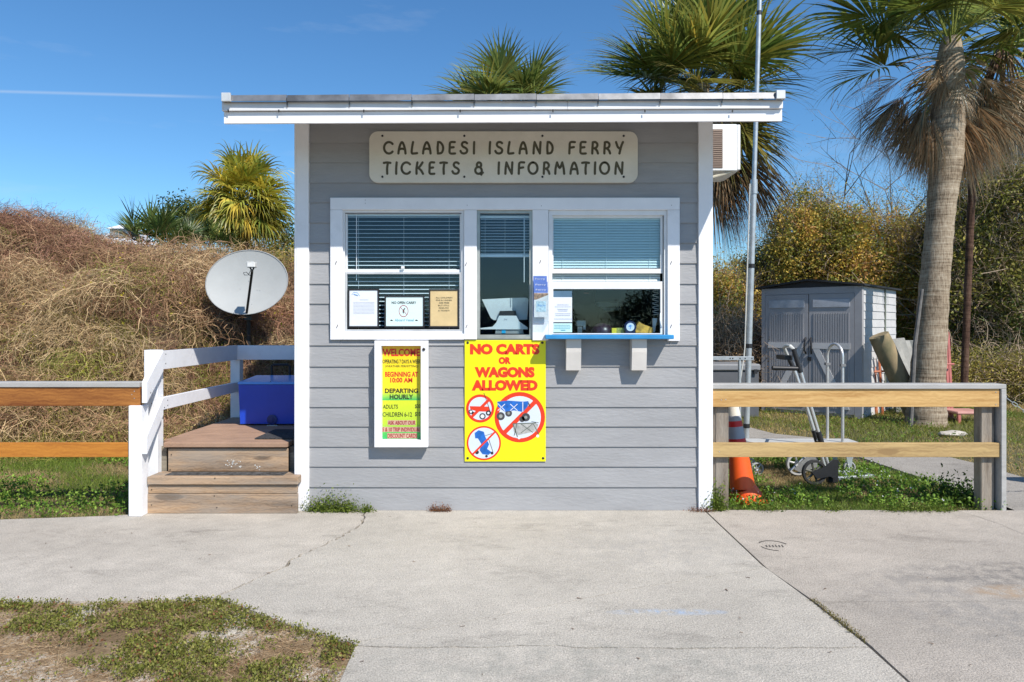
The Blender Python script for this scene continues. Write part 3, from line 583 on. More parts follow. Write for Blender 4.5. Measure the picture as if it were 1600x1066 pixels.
palm('cabbage_palm', 'palm with slender dark stem behind the thick trunk at the right edge', (X(1508, dp), dp - D0), (X(1572, dp), dp - D0, Z(55, dp)),
     [(X(1505, dp), dp - D0, -.05), (X(1511, dp), dp - D0, Z(480, dp)), (X(1518, dp), dp - D0, Z(300, dp)), (X(1530, dp), dp - D0, Z(160, dp)), (X(1572, dp), dp - D0, Z(55, dp))], [.06, .055, .06, .07, .07], palm_bark('palm_bark_dark', (.03, .02, .015), (.09, .05, .035), (.16, .10, .07)), 16, 8, 50, .9, 1.25, GREENP, DEADP, .45, nl=36, dead_len=.9)

# saw palmettos on the crest
def palmetto(px, py, dp, label, n=14, s=1.):
    c = (X(px, dp), dp - D0, Z(py, dp)); t = thing('saw_palmetto', label, 'palmetto', c)
    for i in range(n):
        frond(Vector(c) + Vector((random.uniform(-.25, .25) * s, random.uniform(-.15, .15), 0)), random.uniform(0, 6.28), R(random.uniform(25, 80)), .38 * s, .52 * s, 1.5, .12, 18, (.05, .09, .02), (.15, .19, .05), bend=.25, parent=t)
palmetto(242, 392, 12, 'tallest spiky green palmetto on the bank crest, right of the white roof', 18, 1.0)
palmetto(146, 428, 11.4, 'low spiky green palmetto on the bank below the white roof', 12, .6)
palmetto(330, 395, 13, 'pale green palmetto at the foot of the yellow fan palm', 12, .8)
palmetto(285, 392, 12.6, 'dark small palmetto between the two paler clumps on the crest', 10, .7)

# ================================================================== SHRUBS AND TREES
def branches(base, h, spread, levels, r0, seed, col, name='branch', parent=None, n0=5, lean=(0, 0), twig=.006):
    r = random.Random(seed); b = MB(); ends = []
    def rec(p, d, L, rad, lv):
        pts = [p]; q = p; dd = d
        for i in range(4):
            dd = (dd + Vector((r.gauss(0, .16), r.gauss(0, .16), r.gauss(.03, .1)))).normalized(); q = q + dd * L / 4; pts.append(q)
        b.tube(pts, rad, 5 if lv < 2 else 3, False, [rad * (1 - .14 * i) for i in range(5)])
        if lv >= levels: ends.append(q); return
        for i in range(r.choice((2, 3, 3))):
            nd = (dd + Vector((r.gauss(0, .6), r.gauss(0, .6), r.gauss(.05, .35)))).normalized(); rec(pts[r.choice((2, 3, 4, 4))], nd, L * r.uniform(.62, .82), max(twig, rad * .58), lv + 1)
    for i in range(n0):
        a = r.uniform(0, 6.28); d = Vector((math.cos(a) * spread + lean[0], math.sin(a) * spread * .6 + lean[1], 1)).normalized(); rec(Vector(base) + Vector((r.uniform(-.15, .15), r.uniform(-.15, .15), 0)), d, h * .36 * r.uniform(.8, 1.2), r0, 0)
    o = obj(name, b, mat('bark_' + col, {'grey': (.24, .205, .17), 'tan': (.33, .26, .19), 'dark': (.10, .075, .055)}[col], .9, .25, 12, .4, 40), parent, True, fix=False)
    return ends
def crown(ells, n_cl, per, size, cset, parent, name='crown', clr=.13, up=.2, inner=.55, seed=0):
    """leaf clumps spread through the volume of several ellipsoids"""
    P = []; cc = []; S = []
    vol = np.array([e_[3] * e_[4] * e_[5] for e_ in ells]) ** .66; cnt = (n_cl * vol / vol.sum()).astype(int)
    for e_, k in zip(ells, cnt):
        d = unit(rng.normal(size=(k, 3))); r_ = rng.uniform(inner, 1, k) ** .6 * (1 + .22 * (vnoise(d[:, 0] * 3 + 5 + seed, d[:, 2] * 3 + d[:, 1] * 2, seed) - .5) * 2)
        ctr = np.array(e_[:3]) + d * r_[:, None] * np.array(e_[3:6]); ctr[:, 2] = np.maximum(ctr[:, 2], .02)
        ci = rng.integers(0, len(cset), k); fz = fbm(ctr[:, 0] * .9 + 3, ctr[:, 2] * .9 + seed, 5 + seed); ci = np.clip((fz * 2.2 - .6 + rng.normal(size=k) * .25) * len(cset), 0, len(cset) - 1).astype(int)
        base = np.array(cset)[ci] * (1 + rng.normal(size=(k, 1)) * .18); P.append(np.repeat(ctr, per, 0) + rng.normal(size=(k * per, 3)) * clr); cc.append(np.repeat(base, per, 0) * (1 + rng.normal(size=(k * per, 1)) * .12)); S.append(rng.uniform(size[0], size[1], k * per))
    P = np.concatenate(P); V, Q, Cc = leaves(P, np.concatenate(S), np.clip(np.concatenate(cc), .003, 1), up, .55); return npmesh(name, V, Q, LEAF, parent, Cc)
def twigs(ells, n, L, wd, c, parent, name='twigs'):
    P = []
    for e_ in ells:
        k = n // len(ells); d = unit(rng.normal(size=(k, 3))); P.append(np.array(e_[:3]) + d * rng.uniform(.5, 1.05, (k, 1)) * np.array(e_[3:6]))
    P = np.concatenate(P); P[:, 2] = np.maximum(P[:, 2], .03); k = len(P); D = rng.normal(size=(k, 3)) + np.array([0, -.2, .35])
    V, Q, Cc = ribbons(P, D, rng.uniform(*L, k), np.full(k, wd), 5, .3, .08, cols(k, *c), .4); return npmesh(name, V, Q, DRY, parent, Cc)
GOLD = [(.19, .20, .04), (.36, .32, .06), (.52, .38, .08), (.64, .44, .09), (.50, .28, .10), (.26, .29, .06)]
OLIV = [(.09, .10, .025), (.23, .23, .045), (.36, .32, .07), (.48, .39, .10)]
DKG = [(.012, .022, .008), (.03, .05, .012), (.06, .09, .018), (.14, .15, .03)]
def shrub(label, px, dp, ytop, wpx, cset, n, seed, hfrac=.5, depth=1.1, size=(.055, .10), tw=900, name='shrub', cat='shrub', br='tan', clr=.12):
    x = X(px, dp); h = Z(ytop, dp); wd = wpx * dp / F / 2; t = thing(name, label, cat, (x, dp - D0, -.03))
    r = random.Random(seed); ells = [(x + r.uniform(-.2, .2) * wd, dp - D0 + r.uniform(-.2, .2), h * .5, wd * .85, depth * .8, h * .5)]
    for i in range(5): 
        s = r.uniform(.35, .6); ells.append((x + r.uniform(-.75, .75) * wd, dp - D0 + r.uniform(-.5, .3) * depth, h * r.uniform(.25, .8), wd * s, depth * s, h * .32 * r.uniform(.7, 1.1)))
    ells = [(a, b_, min(c, h - f * .92), d, e_, f) for a, b_, c, d, e_, f in ells]
    crown(ells, n, 26, size, cset, t, 'crown', clr, seed=seed)
    twigs(ells, int(tw * 1.5), (.3, .95), .011, ((.30, .22, .15), (.62, .48, .35)), t)
    if dp > 14.4 and wpx > 100:   # loose shoots standing above the crown, with sparse leaves
        kq = 420; ex = x + rng.uniform(-1, 1, kq) * wd; zz_ = h * (1 - .45 * ((ex - x) / wd) ** 2) - rng.uniform(.1, .7, kq); P0 = np.stack([ex, dp - D0 + rng.uniform(-.6, .6, kq), zz_], 1)
        pa = ribbons(P0, np.stack([rng.normal(size=kq) * .6, rng.normal(size=kq) * .3, np.ones(kq)], 1), rng.uniform(.4, 1.25, kq), np.full(kq, .012), 6, .22, .25, cols(kq, (.26, .20, .15), (.48, .38, .30)), .35)
        tips = pa[0].reshape(kq, 7, 2, 3)[:, 2:, 0].reshape(-1, 3); tips = np.repeat(tips, 2, 0) + rng.normal(size=(len(tips) * 2, 3)) * .06
        V, Q, Cc = merge([pa, leaves(tips, rng.uniform(.03, .07, len(tips)), cols(len(tips), cset[1], cset[2], .2), .2, .5)]); npmesh('shoots', V, Q, LEAF, t, Cc)
    branches((x, dp - D0, 0), h * .9, .5, 2, .035, seed, br, 'trunk', t, 5)
    return t
shrub('low golden shrub just right of the booth corner', 1140, 18, 425, 150, GOLD, 1600, 1)
shrub('olive shrub behind the metal mast', 1215, 19, 395, 150, OLIV + GOLD[1:3], 1300, 2)
shrub('orange leaved shrub with bare twigs over the left half of the shed roof', 1275, 18, 315, 175, GOLD, 2300, 3)
shrub('yellow green shrub above the right end of the shed', 1365, 17.6, 335, 195, GOLD, 2500, 4)
shrub('yellowing shrub seen through the gap left of the thick palm trunk', 1432, 17.2, 345, 140, GOLD[:4], 1300, 5)
shrub('dark thicket behind the thick palm trunk', 1500, 17, 320, 170, DKG[1:] + OLIV, 1300, 6, tw=1400)
shrub('tall dark thicket with bare tan branches at the right edge', 1580, 15.5, 245, 220, DKG[1:] + OLIV[:3], 1500, 7, tw=2600, depth=1.5)
shrub('low green bramble in front of the dark thicket at the right edge', 1565, 12.6, 540, 220, OLIV, 900, 8, tw=700, depth=.6, size=(.025, .05))
shrub('olive shrub rising over the dark thicket, top right', 1560, 19, 215, 290, OLIV, 1700, 9, tw=2600)
shrub('brown undergrowth low behind the grey storage bin', 1150, 12.2, 500, 130, [(.16, .10, .05), (.30, .2, .1), (.10, .10, .03)], 600, 10, tw=1600, size=(.02, .045))
# bare tree behind the shed
def bare_tree(label, px, dp, hh, seed, n0=6, lev=4, spread=.55, leafn=500, cset=OLIV):
    t = thing('bare_tree', label, 'tree', (X(px, dp), dp - D0, -.03)); ends = branches((X(px, dp), dp - D0, 0), hh, spread, lev, .05, seed, 'grey', 'trunk', t, n0, twig=.007)
    e_ = np.array([tuple(q) for q in ends]); k = len(e_); P = np.repeat(e_, 5, 0) + rng.normal(size=(k * 5, 3)) * .13
    V1 = ribbons(np.repeat(e_, 4, 0), rng.normal(size=(k * 4, 3)) + np.array([0, 0, .4]), rng.uniform(.15, .4, k * 4), np.full(k * 4, .007), 3, .3, .05, cols(k * 4, (.20, .17, .14), (.34, .28, .24)), .4)
    V, Q, Cc = merge([V1, leaves(P, rng.uniform(.02, .045, k * 5), cols(k * 5, (.12, .10, .03), (.26, .20, .08)), 0, .5)]); npmesh('twigs', V, Q, DRY, t, Cc)
bare_tree('nearly leafless grey tree standing behind the shed', 1390, 19.5, 7.6, 5, 9, 4, .5)
bare_tree('thin leafless tree left of the bare grey tree, behind the orange shrub', 1300, 20, 6.6, 8, 8, 4, .6)
# tree and bushes beyond the crest on the left
t = thing('leafy_tree', 'dark green leafy tree left of the yellow fan palm', 'tree', (X(305, 17), 11.8, 0))
crown([(X(300, 17), 11.8, Z(350, 17), .5, .5, .4), (X(285, 17), 11.7, Z(338, 17), .35, .4, .35), (X(320, 17), 11.8, Z(350, 17), .55, .5, .4), (X(272, 17), 11.8, Z(378, 17), .35, .4, .2)], 330, 22, (.05, .09), DKG[1:] + [(.05, .09, .02)], t, clr=.14, inner=.3); branches((X(305, 17), 11.8, 1.6), 2.2, .5, 2, .05, 4, 'dark', 'trunk', t, 4)
shrub('dark green shrub peeping over the crest left of the white roof', 118, 16, 352, 60, DKG[1:], 250, 14, tw=100, size=(.04, .08))
shrub('green and yellow bush between the fan palm and the booth', 452, 14.5, 345, 60, DKG[2:] + GOLD[1:3], 420, 13, tw=150, size=(.04, .09))
shrub('pale bush low behind the satellite dish on the crest', 408, 16, 385, 110, OLIV + DKG[2:3], 320, 15, tw=150, size=(.04, .08))
# white house roof far behind
hr = thing('white_house', 'distant white roof with small cupola peeping over the bank', 'house', (X(180, 60), 55, 0))
dh = 60; wm = mat('pale_roof', (.72, .74, .78), .5, .05, 2); x0, x1 = X(148, dh), X(222, dh); zr = Z(357, dh); ze = Z(386, dh); xm0, xm1 = X(172, dh), X(205, dh)
obj('roof', MB().add([(x0 - .4, 53, ze), (x1 + .4, 53, ze), (x1 + .4, 59, ze), (x0 - .4, 59, ze), (xm0, 56, zr), (xm1, 56, zr)], [(0, 1, 5, 4), (1, 2, 5), (2, 3, 4, 5), (3, 0, 4), (0, 3, 2, 1)]), wm, hr)
obj('wall', MB().box(x0, x1, 53.4, 58.6, 0, ze), mat('pale_house_wall', (.62, .64, .66), .6, .05, 2), hr)
cu = obj('cupola', MB().box(X(178, dh), X(202, dh), 54.2, 55.6, zr - .8, Z(358, dh)), mat('cupola_louvre', (.25, .28, .28), .6), hr)
obj('cupola_roof', MB().add([(X(173, dh), 54, Z(359, dh)), (X(207, dh), 54, Z(359, dh)), (X(207, dh), 56, Z(359, dh)), (X(173, dh), 56, Z(359, dh)), (X(190, dh), 55, Z(350, dh))], [(0, 1, 4), (1, 2, 4), (2, 3, 4), (3, 0, 4), (0, 3, 2, 1)]), wm, cu)
# trees on the far side of the car park (seen only in the panes)
for (xx, hh, ww, sd) in ((-24, 3.4, 9, 1), (-11, 3.0, 8, 2), (0, 2.9, 7, 3), (13, 4.6, 8, 4), (26, 5.5, 10, 5)):
    t = thing('far_tree', 'dark tree clump across the car park, %s' % {1: 'leftmost', 2: 'second from the left', 3: 'lowest, in the middle', 4: 'second from the right', 5: 'tallest, rightmost'}[sd], 'tree', (xx, -48, 0), 'tree clumps across the car park')
    crown([(xx, -48, hh * .45, ww / 2 + 1.5, 2, hh * .5), (xx + 2, -48, hh * .6, ww / 4, 2, hh * .45)], 1500, 16, (.12, .26), DKG, t, clr=.28, seed=sd)

# ================================================================== TICKET BOOTH
booth = thing('ticket_booth', 'small grey ticket booth with white trim, two blinds-filled windows and a metal roof', 'ticket booth', (-.06, 1.2, 0))
BD = 1.83                                           # depth of the booth
xl, xr = X(484), X(1090); tl, tr = X(465), X(1109)
# siding boards of the front: bottoms measured from the photograph
by = [797, 761, 729, 698, 666.5, 636, 605, 573, 540, 506, 475, 444, 412, 380.5, 349, 317.5, 286.5, 255, 224, 193, 162]
def lap(x0, x1, z0, z1, y=0., sgn=-1):
    b = MB(); z0 += .0012; z1b = z1 + .004
    # bottom edge proud, top edge tucked under the next one
    vs = [(x0, y - .013, z0), (x1, y - .013, z0), (x1, y - .003, z1b), (x0, y - .003, z1b), (x0, y + .006, z0), (x1, y + .006, z0), (x1, y + .006, z1b), (x0, y + .006, z1b)]
    return b.add(vs, [(0, 1, 2, 3), (5, 4, 7, 6), (4, 5, 1, 0), (3, 2, 6, 7), (4, 0, 3, 7), (1, 5, 6, 2)])
ox0, ox1 = X(534), X(1044); oz0, oz1 = Z(524), Z(334)
for i in range(len(by) - 1):
    z0, z1 = Z(by[i]), Z(by[i + 1])
    if by[i] <= 540 and by[i + 1] >= 317 or (by[i] < 541 and by[i] > 330):
        obj('siding_board', lap(xl, ox0 - .01, z0, z1), GREY, booth); obj('siding_board', lap(ox1 + .01, xr, z0, z1), GREY, booth)
        if by[i] == 540: obj('siding_board', lap(ox0 - .0095, ox1 + .0095, z0, Z(527)), GREY, booth)
    else: obj('siding_board', lap(xl, xr, z0, z1), GREY, booth)
# side and back walls: lapped boards too
topz = lambda y: Z(191, 4.6) + (y + .6) * .31 - .0
for side, xs in (('l', tl + .012), ('r', tr - .012)):
    for i in range(len(by) + 3):
        z0 = Z(797) + i * .1495; z1 = z0 + .1495
        y1 = BD; 
        ys = max(.035, (z1 + .0 - Z(191, 4.6)) / .31 - .6 + .1)
        if ys > BD - .1: break
        s_ = -1 if side == 'l' else 1; b = MB()
        vs = [(xs, ys, z0 + .001), (xs, y1, z0 + .001), (xs, y1, z1 + .004), (xs, ys, z1 + .004)]; o_ = s_ * .013
        vs2 = [(xs + (o_ if k < 2 else s_ * .003), q[1], q[2]) for k, q in enumerate(vs)]; vs0 = [(xs - s_ * .006, q[1], q[2]) for q in vs]
        b.add(vs2 + vs0, [(0, 1, 2, 3), (7, 6, 5, 4), (0, 4, 5, 1), (3, 2, 6, 7), (0, 3, 7, 4), (1, 5, 6, 2)]); obj('siding_board', b, GREY, booth)
ztop_f = topz(0.)
# inner shell
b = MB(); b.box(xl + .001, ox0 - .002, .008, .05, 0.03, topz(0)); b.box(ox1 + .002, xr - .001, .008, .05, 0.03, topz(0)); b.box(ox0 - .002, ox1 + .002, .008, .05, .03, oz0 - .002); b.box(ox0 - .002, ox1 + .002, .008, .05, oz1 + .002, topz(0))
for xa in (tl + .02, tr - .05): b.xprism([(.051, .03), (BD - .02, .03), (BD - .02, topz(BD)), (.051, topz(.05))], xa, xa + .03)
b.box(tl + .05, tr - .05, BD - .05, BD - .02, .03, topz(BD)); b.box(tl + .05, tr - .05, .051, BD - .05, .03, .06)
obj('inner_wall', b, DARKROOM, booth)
obj('back_wall', MB().box(tl + .02, tr - .02, BD - .018, BD + .01, .02, topz(BD)), GREY, booth)
# corner trim
for xa, xb, nm in ((tl, xl, 1), (xr, tr, 2)):
    obj('corner_trim', MB().box(xa, xb, -.03, -.014 + .02, -.0, Z(191, 4.6) + .17, bev=.002), WHITE, booth)
    xs = (tl - .016, tl + .002) if nm == 1 else (tr - .002, tr + .016)
    obj('corner_trim', MB().box(xs[0], xs[1], -.027, .075, .0, Z(191, 4.6) + .17, bev=.002), WHITE, booth)
obj('base_flashing', MB().box(tl + .01, tr - .01, -.004, .03, -.02, .004), STEELD, booth)
# window casing (outer flat boards)
cy0, cy1 = -.034, -.0135
def board(x0, x1, z0, z1, y0=cy0, y1=cy1, name='casing', parent=None, m=WHITE, bev=.0025): return obj(name, MB().box(x0, x1, y0, y1, z0, z1, bev=bev), m, parent or booth)
DX = 5.17
board(X(516, DX), X(1062, DX), Z(328, DX), Z(309, DX))
board(X(516, DX), X(535.5, DX), Z(531, DX), Z(328.3, DX)); board(X(725, DX), X(745, DX), Z(530.5, DX), Z(328.3, DX)); board(X(832, DX), X(857, DX), Z(532, DX), Z(328.3, DX)); board(X(1043, DX), X(1062, DX), Z(533, DX), Z(328.3, DX))
board(X(535.8, DX), X(724.8, DX), Z(531, DX), Z(521.5, DX))
# screws and nail heads on the casing
b = MB()
for px, py in ((525, 411), (527, 510), (728, 413), (729, 510), (844, 409), (1048, 411), (1048, 510), (571, 313), (571, 318), (730, 321), (846, 322), (1049, 321)):
    b.tube([(X(px, DX) - .004, cy0 - .002, Z(py, DX) - .012), (X(px, DX) + .006, cy0 - .002, Z(py, DX) + .012)] if py > 400 else [(X(px, DX), cy0 + .001, Z(py, DX)), (X(px, DX), cy0 - .003, Z(py, DX))], .0025, 5)
obj('hook', b, STEELD, booth)
def frame_rect(x0, x1, z0, z1, t, y0, y1, tb=None, tt=None):
    tb = tb or t; tt = tt or t; b = MB(); b.box(x0, x0 + t, y0, y1, z0, z1); b.box(x1 - t, x1, y0, y1, z0, z1); b.box(x0 + t, x1 - t, y0, y1, z0, z0 + tb); b.box(x0 + t, x1 - t, y0, y1, z1 - tt, z1); return b
# --- window 1 (left, two sashes)
def window(name_label=None): 
    pass
w1 = obj('window', frame_rect(X(535.6), X(724.9), Z(521.4), Z(329), .017, -.012, .05), VINYL, booth)
obj('upper_sash', frame_rect(X(539.5), X(721), Z(427), Z(331.5), .013, .014, .032, .028), VINYL, w1); obj('lower_sash', frame_rect(X(539.5), X(721), Z(521), Z(425.5), .014, -.004, .012, .030), mat('grey_sash', (.50, .52, .54), .5), w1)
obj('glass_pane', MB().box(X(542), X(718), .021, .025, Z(419), Z(334)), GLASS, w1); obj('glass_pane', MB().box(X(542), X(718), .002, .006, Z(514), Z(428)), GLASS, w1)
obj('sash_lock', MB().box(X(627), X(632), -.008, .006, Z(420), Z(416)), VINYL, w1)
# --- window 2 (narrow middle)
w2 = obj('window', frame_rect(X(745.3), X(831.8), Z(529.5), Z(329), .022, -.012, .05, .03), mat('old_aluminium_frame', (.42, .44, .41), .4, .1, 9, metal=.4, dirt=.3), booth)
obj('glass_pane', MB().box(X(750), X(827), .012, .016, Z(523), Z(334)), GLASS, w2)
# --- window 3 (right, sliding service window)
w3 = obj('window', frame_rect(X(857.3), X(1042.8), Z(527), Z(329), .026, -.012, .05, .016, .036), VINYL, booth)
obj('upper_sash', frame_rect(X(861.5), X(1036), Z(427), Z(336), .016, .014, .032, .034, .02), VINYL, w3)
obj('glass_pane', MB().box(X(864), X(1033), .021, .025, Z(418), Z(341)), GLASS, w3)
obj('lower_sash', frame_rect(X(861.5), X(1034.5), Z(522.5), Z(440), .014, -.010, .010, .008, .056), VINYL, w3)
obj('glass_pane', MB().box(X(864), X(1033), -.002, .002, Z(521.5), Z(451)), GLASS, w3)
obj('sash_handle', MB().tube([(X(1033), -.012, Z(487)), (X(1030.5), -.03, Z(491)), (X(1030), -.034, Z(500)), (X(1031), -.03, Z(507)), (X(1033.5), -.012, Z(511))], .004, 8), VINYL, w3, True)
# --- counter shelf and brackets
ZC = Z(522.5)
counter = obj('counter_shelf', MB().box(X(852, 5.04), X(1053, 5.04), -.165, -.0345, ZC - .033, ZC - .002, bev=.004).box(X(858.5), X(1041.5), -.0345, -.013, ZC - .03, ZC - .003), BLUEP, booth)
for px in (896.3, 998.7):
    xx = X(px, 5.1); o = obj('shelf_bracket', MB().xprism([(-.012, ZC - .034), (-.112, ZC - .034), (-.112, ZC - .13), (-.095, ZC - .262), (-.012, ZC - .262)], xx - .054, xx + .054), mat('beige_bracket_paint', (.58, .55, .51), .55, .05, 5, .2, 40, dirt=.15), booth)
# --- roof: low at the front, rising to the back
zl, zrr = Z(193, 4.6), Z(189, 4.6); rl, rr_ = X(350, 4.6), X(1222, 4.6); SL = .31
def rx(t): return rl + (rr_ - rl) * t
def roofbar(name, x0, x1, y0, y1, a0, a1, m, parent=booth):
    k0 = (x0 - rl) / (rr_ - rl) * (zrr - zl); k1 = (x1 - rl) / (rr_ - rl) * (zrr - zl)
    b = MB(); b.add([(x0, y0, zl + k0 + a0), (x1, y0, zl + k1 + a0), (x1, y1, zl + k1 + a0), (x0, y1, zl + k0 + a0), (x0, y0, zl + k0 + a1), (x1, y0, zl + k1 + a1), (x1, y1, zl + k1 + a1), (x0, y1, zl + k0 + a1)], [(0, 3, 2, 1), (4, 5, 6, 7), (0, 1, 5, 4), (1, 2, 6, 5), (2, 3, 7, 6), (3, 0, 4, 7)])
    return obj(name, b, m, parent)
def roofslope(b, x0, x1, a0, a1, y0=-.6, y1=BD + .45):
    k = (( x0 + x1) / 2 - rl) / (rr_ - rl) * (zrr - zl)
    def zz(y, a): return zl + k + a + (y + .6) * SL
    b.add([(x0, y0, zz(y0, a0)), (x1, y0, zz(y0, a0)), (x1, y1, zz(y1, a0)), (x0, y1, zz(y1, a0)), (x0, y0, zz(y0, a1)), (x1, y0, zz(y0, a1)), (x1, y1, zz(y1, a1)), (x0, y1, zz(y1, a1))], [(0, 3, 2, 1), (4, 5, 6, 7), (0, 1, 5, 4), (1, 2, 6, 5), (2, 3, 7, 6), (3, 0, 4, 7)]); return b
roofp = roofbar('roof', rl, rr_, -.60, -.58, 0, .074, WHITE)                      # lower fascia board, the roof's visible edge
xm = X(887, 4.58)
obj('fascia_board', roofbar('tmp', rl + .006, xm - .001, -.618, -.581, .077, .128, WHITE, None).data, WHITE, None) if False else None
for a, b_ in ((rl - .005, xm - .001), (xm + .001, rr_ - .003)): roofbar('fascia_board', a, b_, -.622, -.581, .078, .135, mat('white_fascia_dull', (.72, .72, .73), .5, .05, 6, dirt=.25), roofp)
obj('roof_deck', roofslope(MB(), rl + .02, rr_ - .02, .045, .125, -.579), mat('soffit_paint', (.62, .62, .62), .6, .04), roofp)
for xa in (rl, rr_ - .02): obj('rake_board', roofslope(MB(), xa, xa + .02, .0, .124, -.579), WHITE, roofp)
nP = 9; px_s = [347, 448, 545.5, 643.5, 741, 838, 935, 1032, 1129, 1226]
for i in range(nP):
    xa, xb = X(px_s[i], 4.56), X(px_s[i + 1], 4.56); k = ((xa + xb) / 2 - rl) / (rr_ - rl) * (zrr - zl)
    tilt = random.uniform(.002, .007); b = MB(); y0, y1 = -.648, BD + .5
    def zz(y, a): return zl + k + a + (y + .6) * SL
    # pan
    roofslope(b, xa + .002, xb - .002, .136, .141, -.640, y1)
    # folded front lip, slightly sprung at one end
    b.add([(xa + .002, -.648, zz(-.6, .130)), (xb - .001, -.652, zz(-.6, .132)), (xb - .001, -.640, zz(-.6, .175)), (xa + .002, -.638, zz(-.6, .167 + tilt)), (xa + .002, -.642, zz(-.6, .130)), (xb - .001, -.645, zz(-.6, .132)), (xb - .001, -.634, zz(-.6, .175)), (xa + .002, -.632, zz(-.6, .167 + tilt))], [(0, 1, 2, 3), (5, 4, 7, 6), (0, 4, 5, 1), (3, 2, 6, 7), (0, 3, 7, 4), (1, 5, 6, 2)])
    obj('roof_panel', b, METAL_ROOF, roofp)
    if i: 
        obj('roof_seam', roofslope(MB(), xa - .006, xa + .006, .141, .168, -.632, y1), METAL_ROOF, roofp)
        b = MB().box(xa - .005, xa + .003, -.630, -.623, zz(-.6, .098), zz(-.6, .13)); obj('seam_shadow_tab', b, mat('tab_shadow_metal', (.2, .2, .2), .5, metal=.5), roofp)  # dark tab set below each seam to stand in for its shadow notch
for xa, xb in ((X(346, 4.54), X(360, 4.54)), (X(1213, 4.54), X(1227, 4.54))):
    k = (xa - rl) / (rr_ - rl) * (zrr - zl); obj('end_cap', MB().box(xa, xb, -.665, -.646, zl + k + .126, zl + k + .182, bev=.002), mat('pale_flashing', (.62, .63, .62), .45, metal=.3), roofp)
b = MB()
for px in (355, 434, 567, 718, 863, 1007, 1144): b.box(X(px, 4.57), X(px + 2, 4.57), -.624, -.6215, zl + .066, zl + .084)
obj('fascia_nail', b, STEELD, roofp)
# interior fittings
obj('inner_shelf', MB().box(ox0, ox1, .055, .34, oz0 - .045, oz0 - .02), mat('desk_top', (.32, .31, .29), .5), booth)

# --- blinds
SLAT = mat('blind_slat_white', (.70, .73, .76), .5, .03, 5)
def blind(label, x0, x1, zt, zb, pitch, tilt, m, wand=None, y=.048, gap=None):
    t = thing('window_blind', label, 'window blind', ((x0 + x1) / 2, y, zb)); n = int((zt - .02 - zb) / pitch); wdt = .025
    me = None
    obj('head_rail', MB().box(x0, x1, y - .014, y + .014, zt - .018, zt), m, t)
    for i in range(n):
        z = zt - .025 - i * pitch
        if gap and gap(z): continue
        if me is None:
            b = MB(); c, s = math.cos(tilt), math.sin(tilt); h = wdt / 2
            vs = []
            for xx in (x0 + .003, x1 - .003):
                for k, q in ((-1, 0), (0, .0022), (1, 0)): vs.append((xx, k * h * c - q * s, k * h * s + q * c))
            vs2 = [(a, b__ + .0005 * s, c_ - .0008) for a, b__, c_ in vs]
            b.add(vs + vs2, [(0, 1, 4, 3), (1, 2, 5, 4), (6, 9, 10, 7), (7, 10, 11, 8), (0, 3, 9, 6), (2, 8, 11, 5)])
            o = obj('slat', b, m, t); me = o.data; o.location = (0, y, z); 
        else: o = bpy.data.objects.new('slat', me); put(o, t); o.location = (0, y, z)
    obj('bottom_rail', MB().box(x0, x1, y - .012, y + .012, zb, zb + .02), m, t)
    b = MB(); 
    for f in (.1, .5, .9): b.tube([(x0 + (x1 - x0) * f, y - .016, zt), (x0 + (x1 - x0) * f, y - .016, zb)], .0012, 4)
    obj('cord', b, m, t)
    if wand: obj('wand', MB().tube([(wand, y - .025, zt), (wand, y - .025, zt - .5)], .003, 6), m, t)
    return t
blind('blue grey slatted blind with open slats filling the left window', X(541), X(719), Z(333), Z(519), .0300, R(17), SLAT, X(556))
blind('short slatted blind drawn down over the top of the narrow middle window', X(750), X(828), Z(336), Z(401), .0215, R(17), SLAT, X(819))
b3 = blind('pale teal closed blind covering the top of the right service window', X(863), X(1034), Z(339), Z(447), .0200, R(55), mat('blind_slat_teal', (.58, .68, .68), .5, .03, 5), None)
t = thing('window_blind', 'short stack of tilted white slats hanging at the right end of the service window', 'window blind', (X(1029), .09, Z(492)))
for i in range(13):
    M_ = Matrix.Translation((X(1028), .09, Z(453 + i * 3.2))) @ Matrix.Rotation(R(14 if i % 2 else -10), 4, 'Y'); obj('slat', MB().box(-.022, .022, -.012, .012, -.0012, .0012, M_), mat('blind_slat_lit', (.7, .7, .68), .5), t)

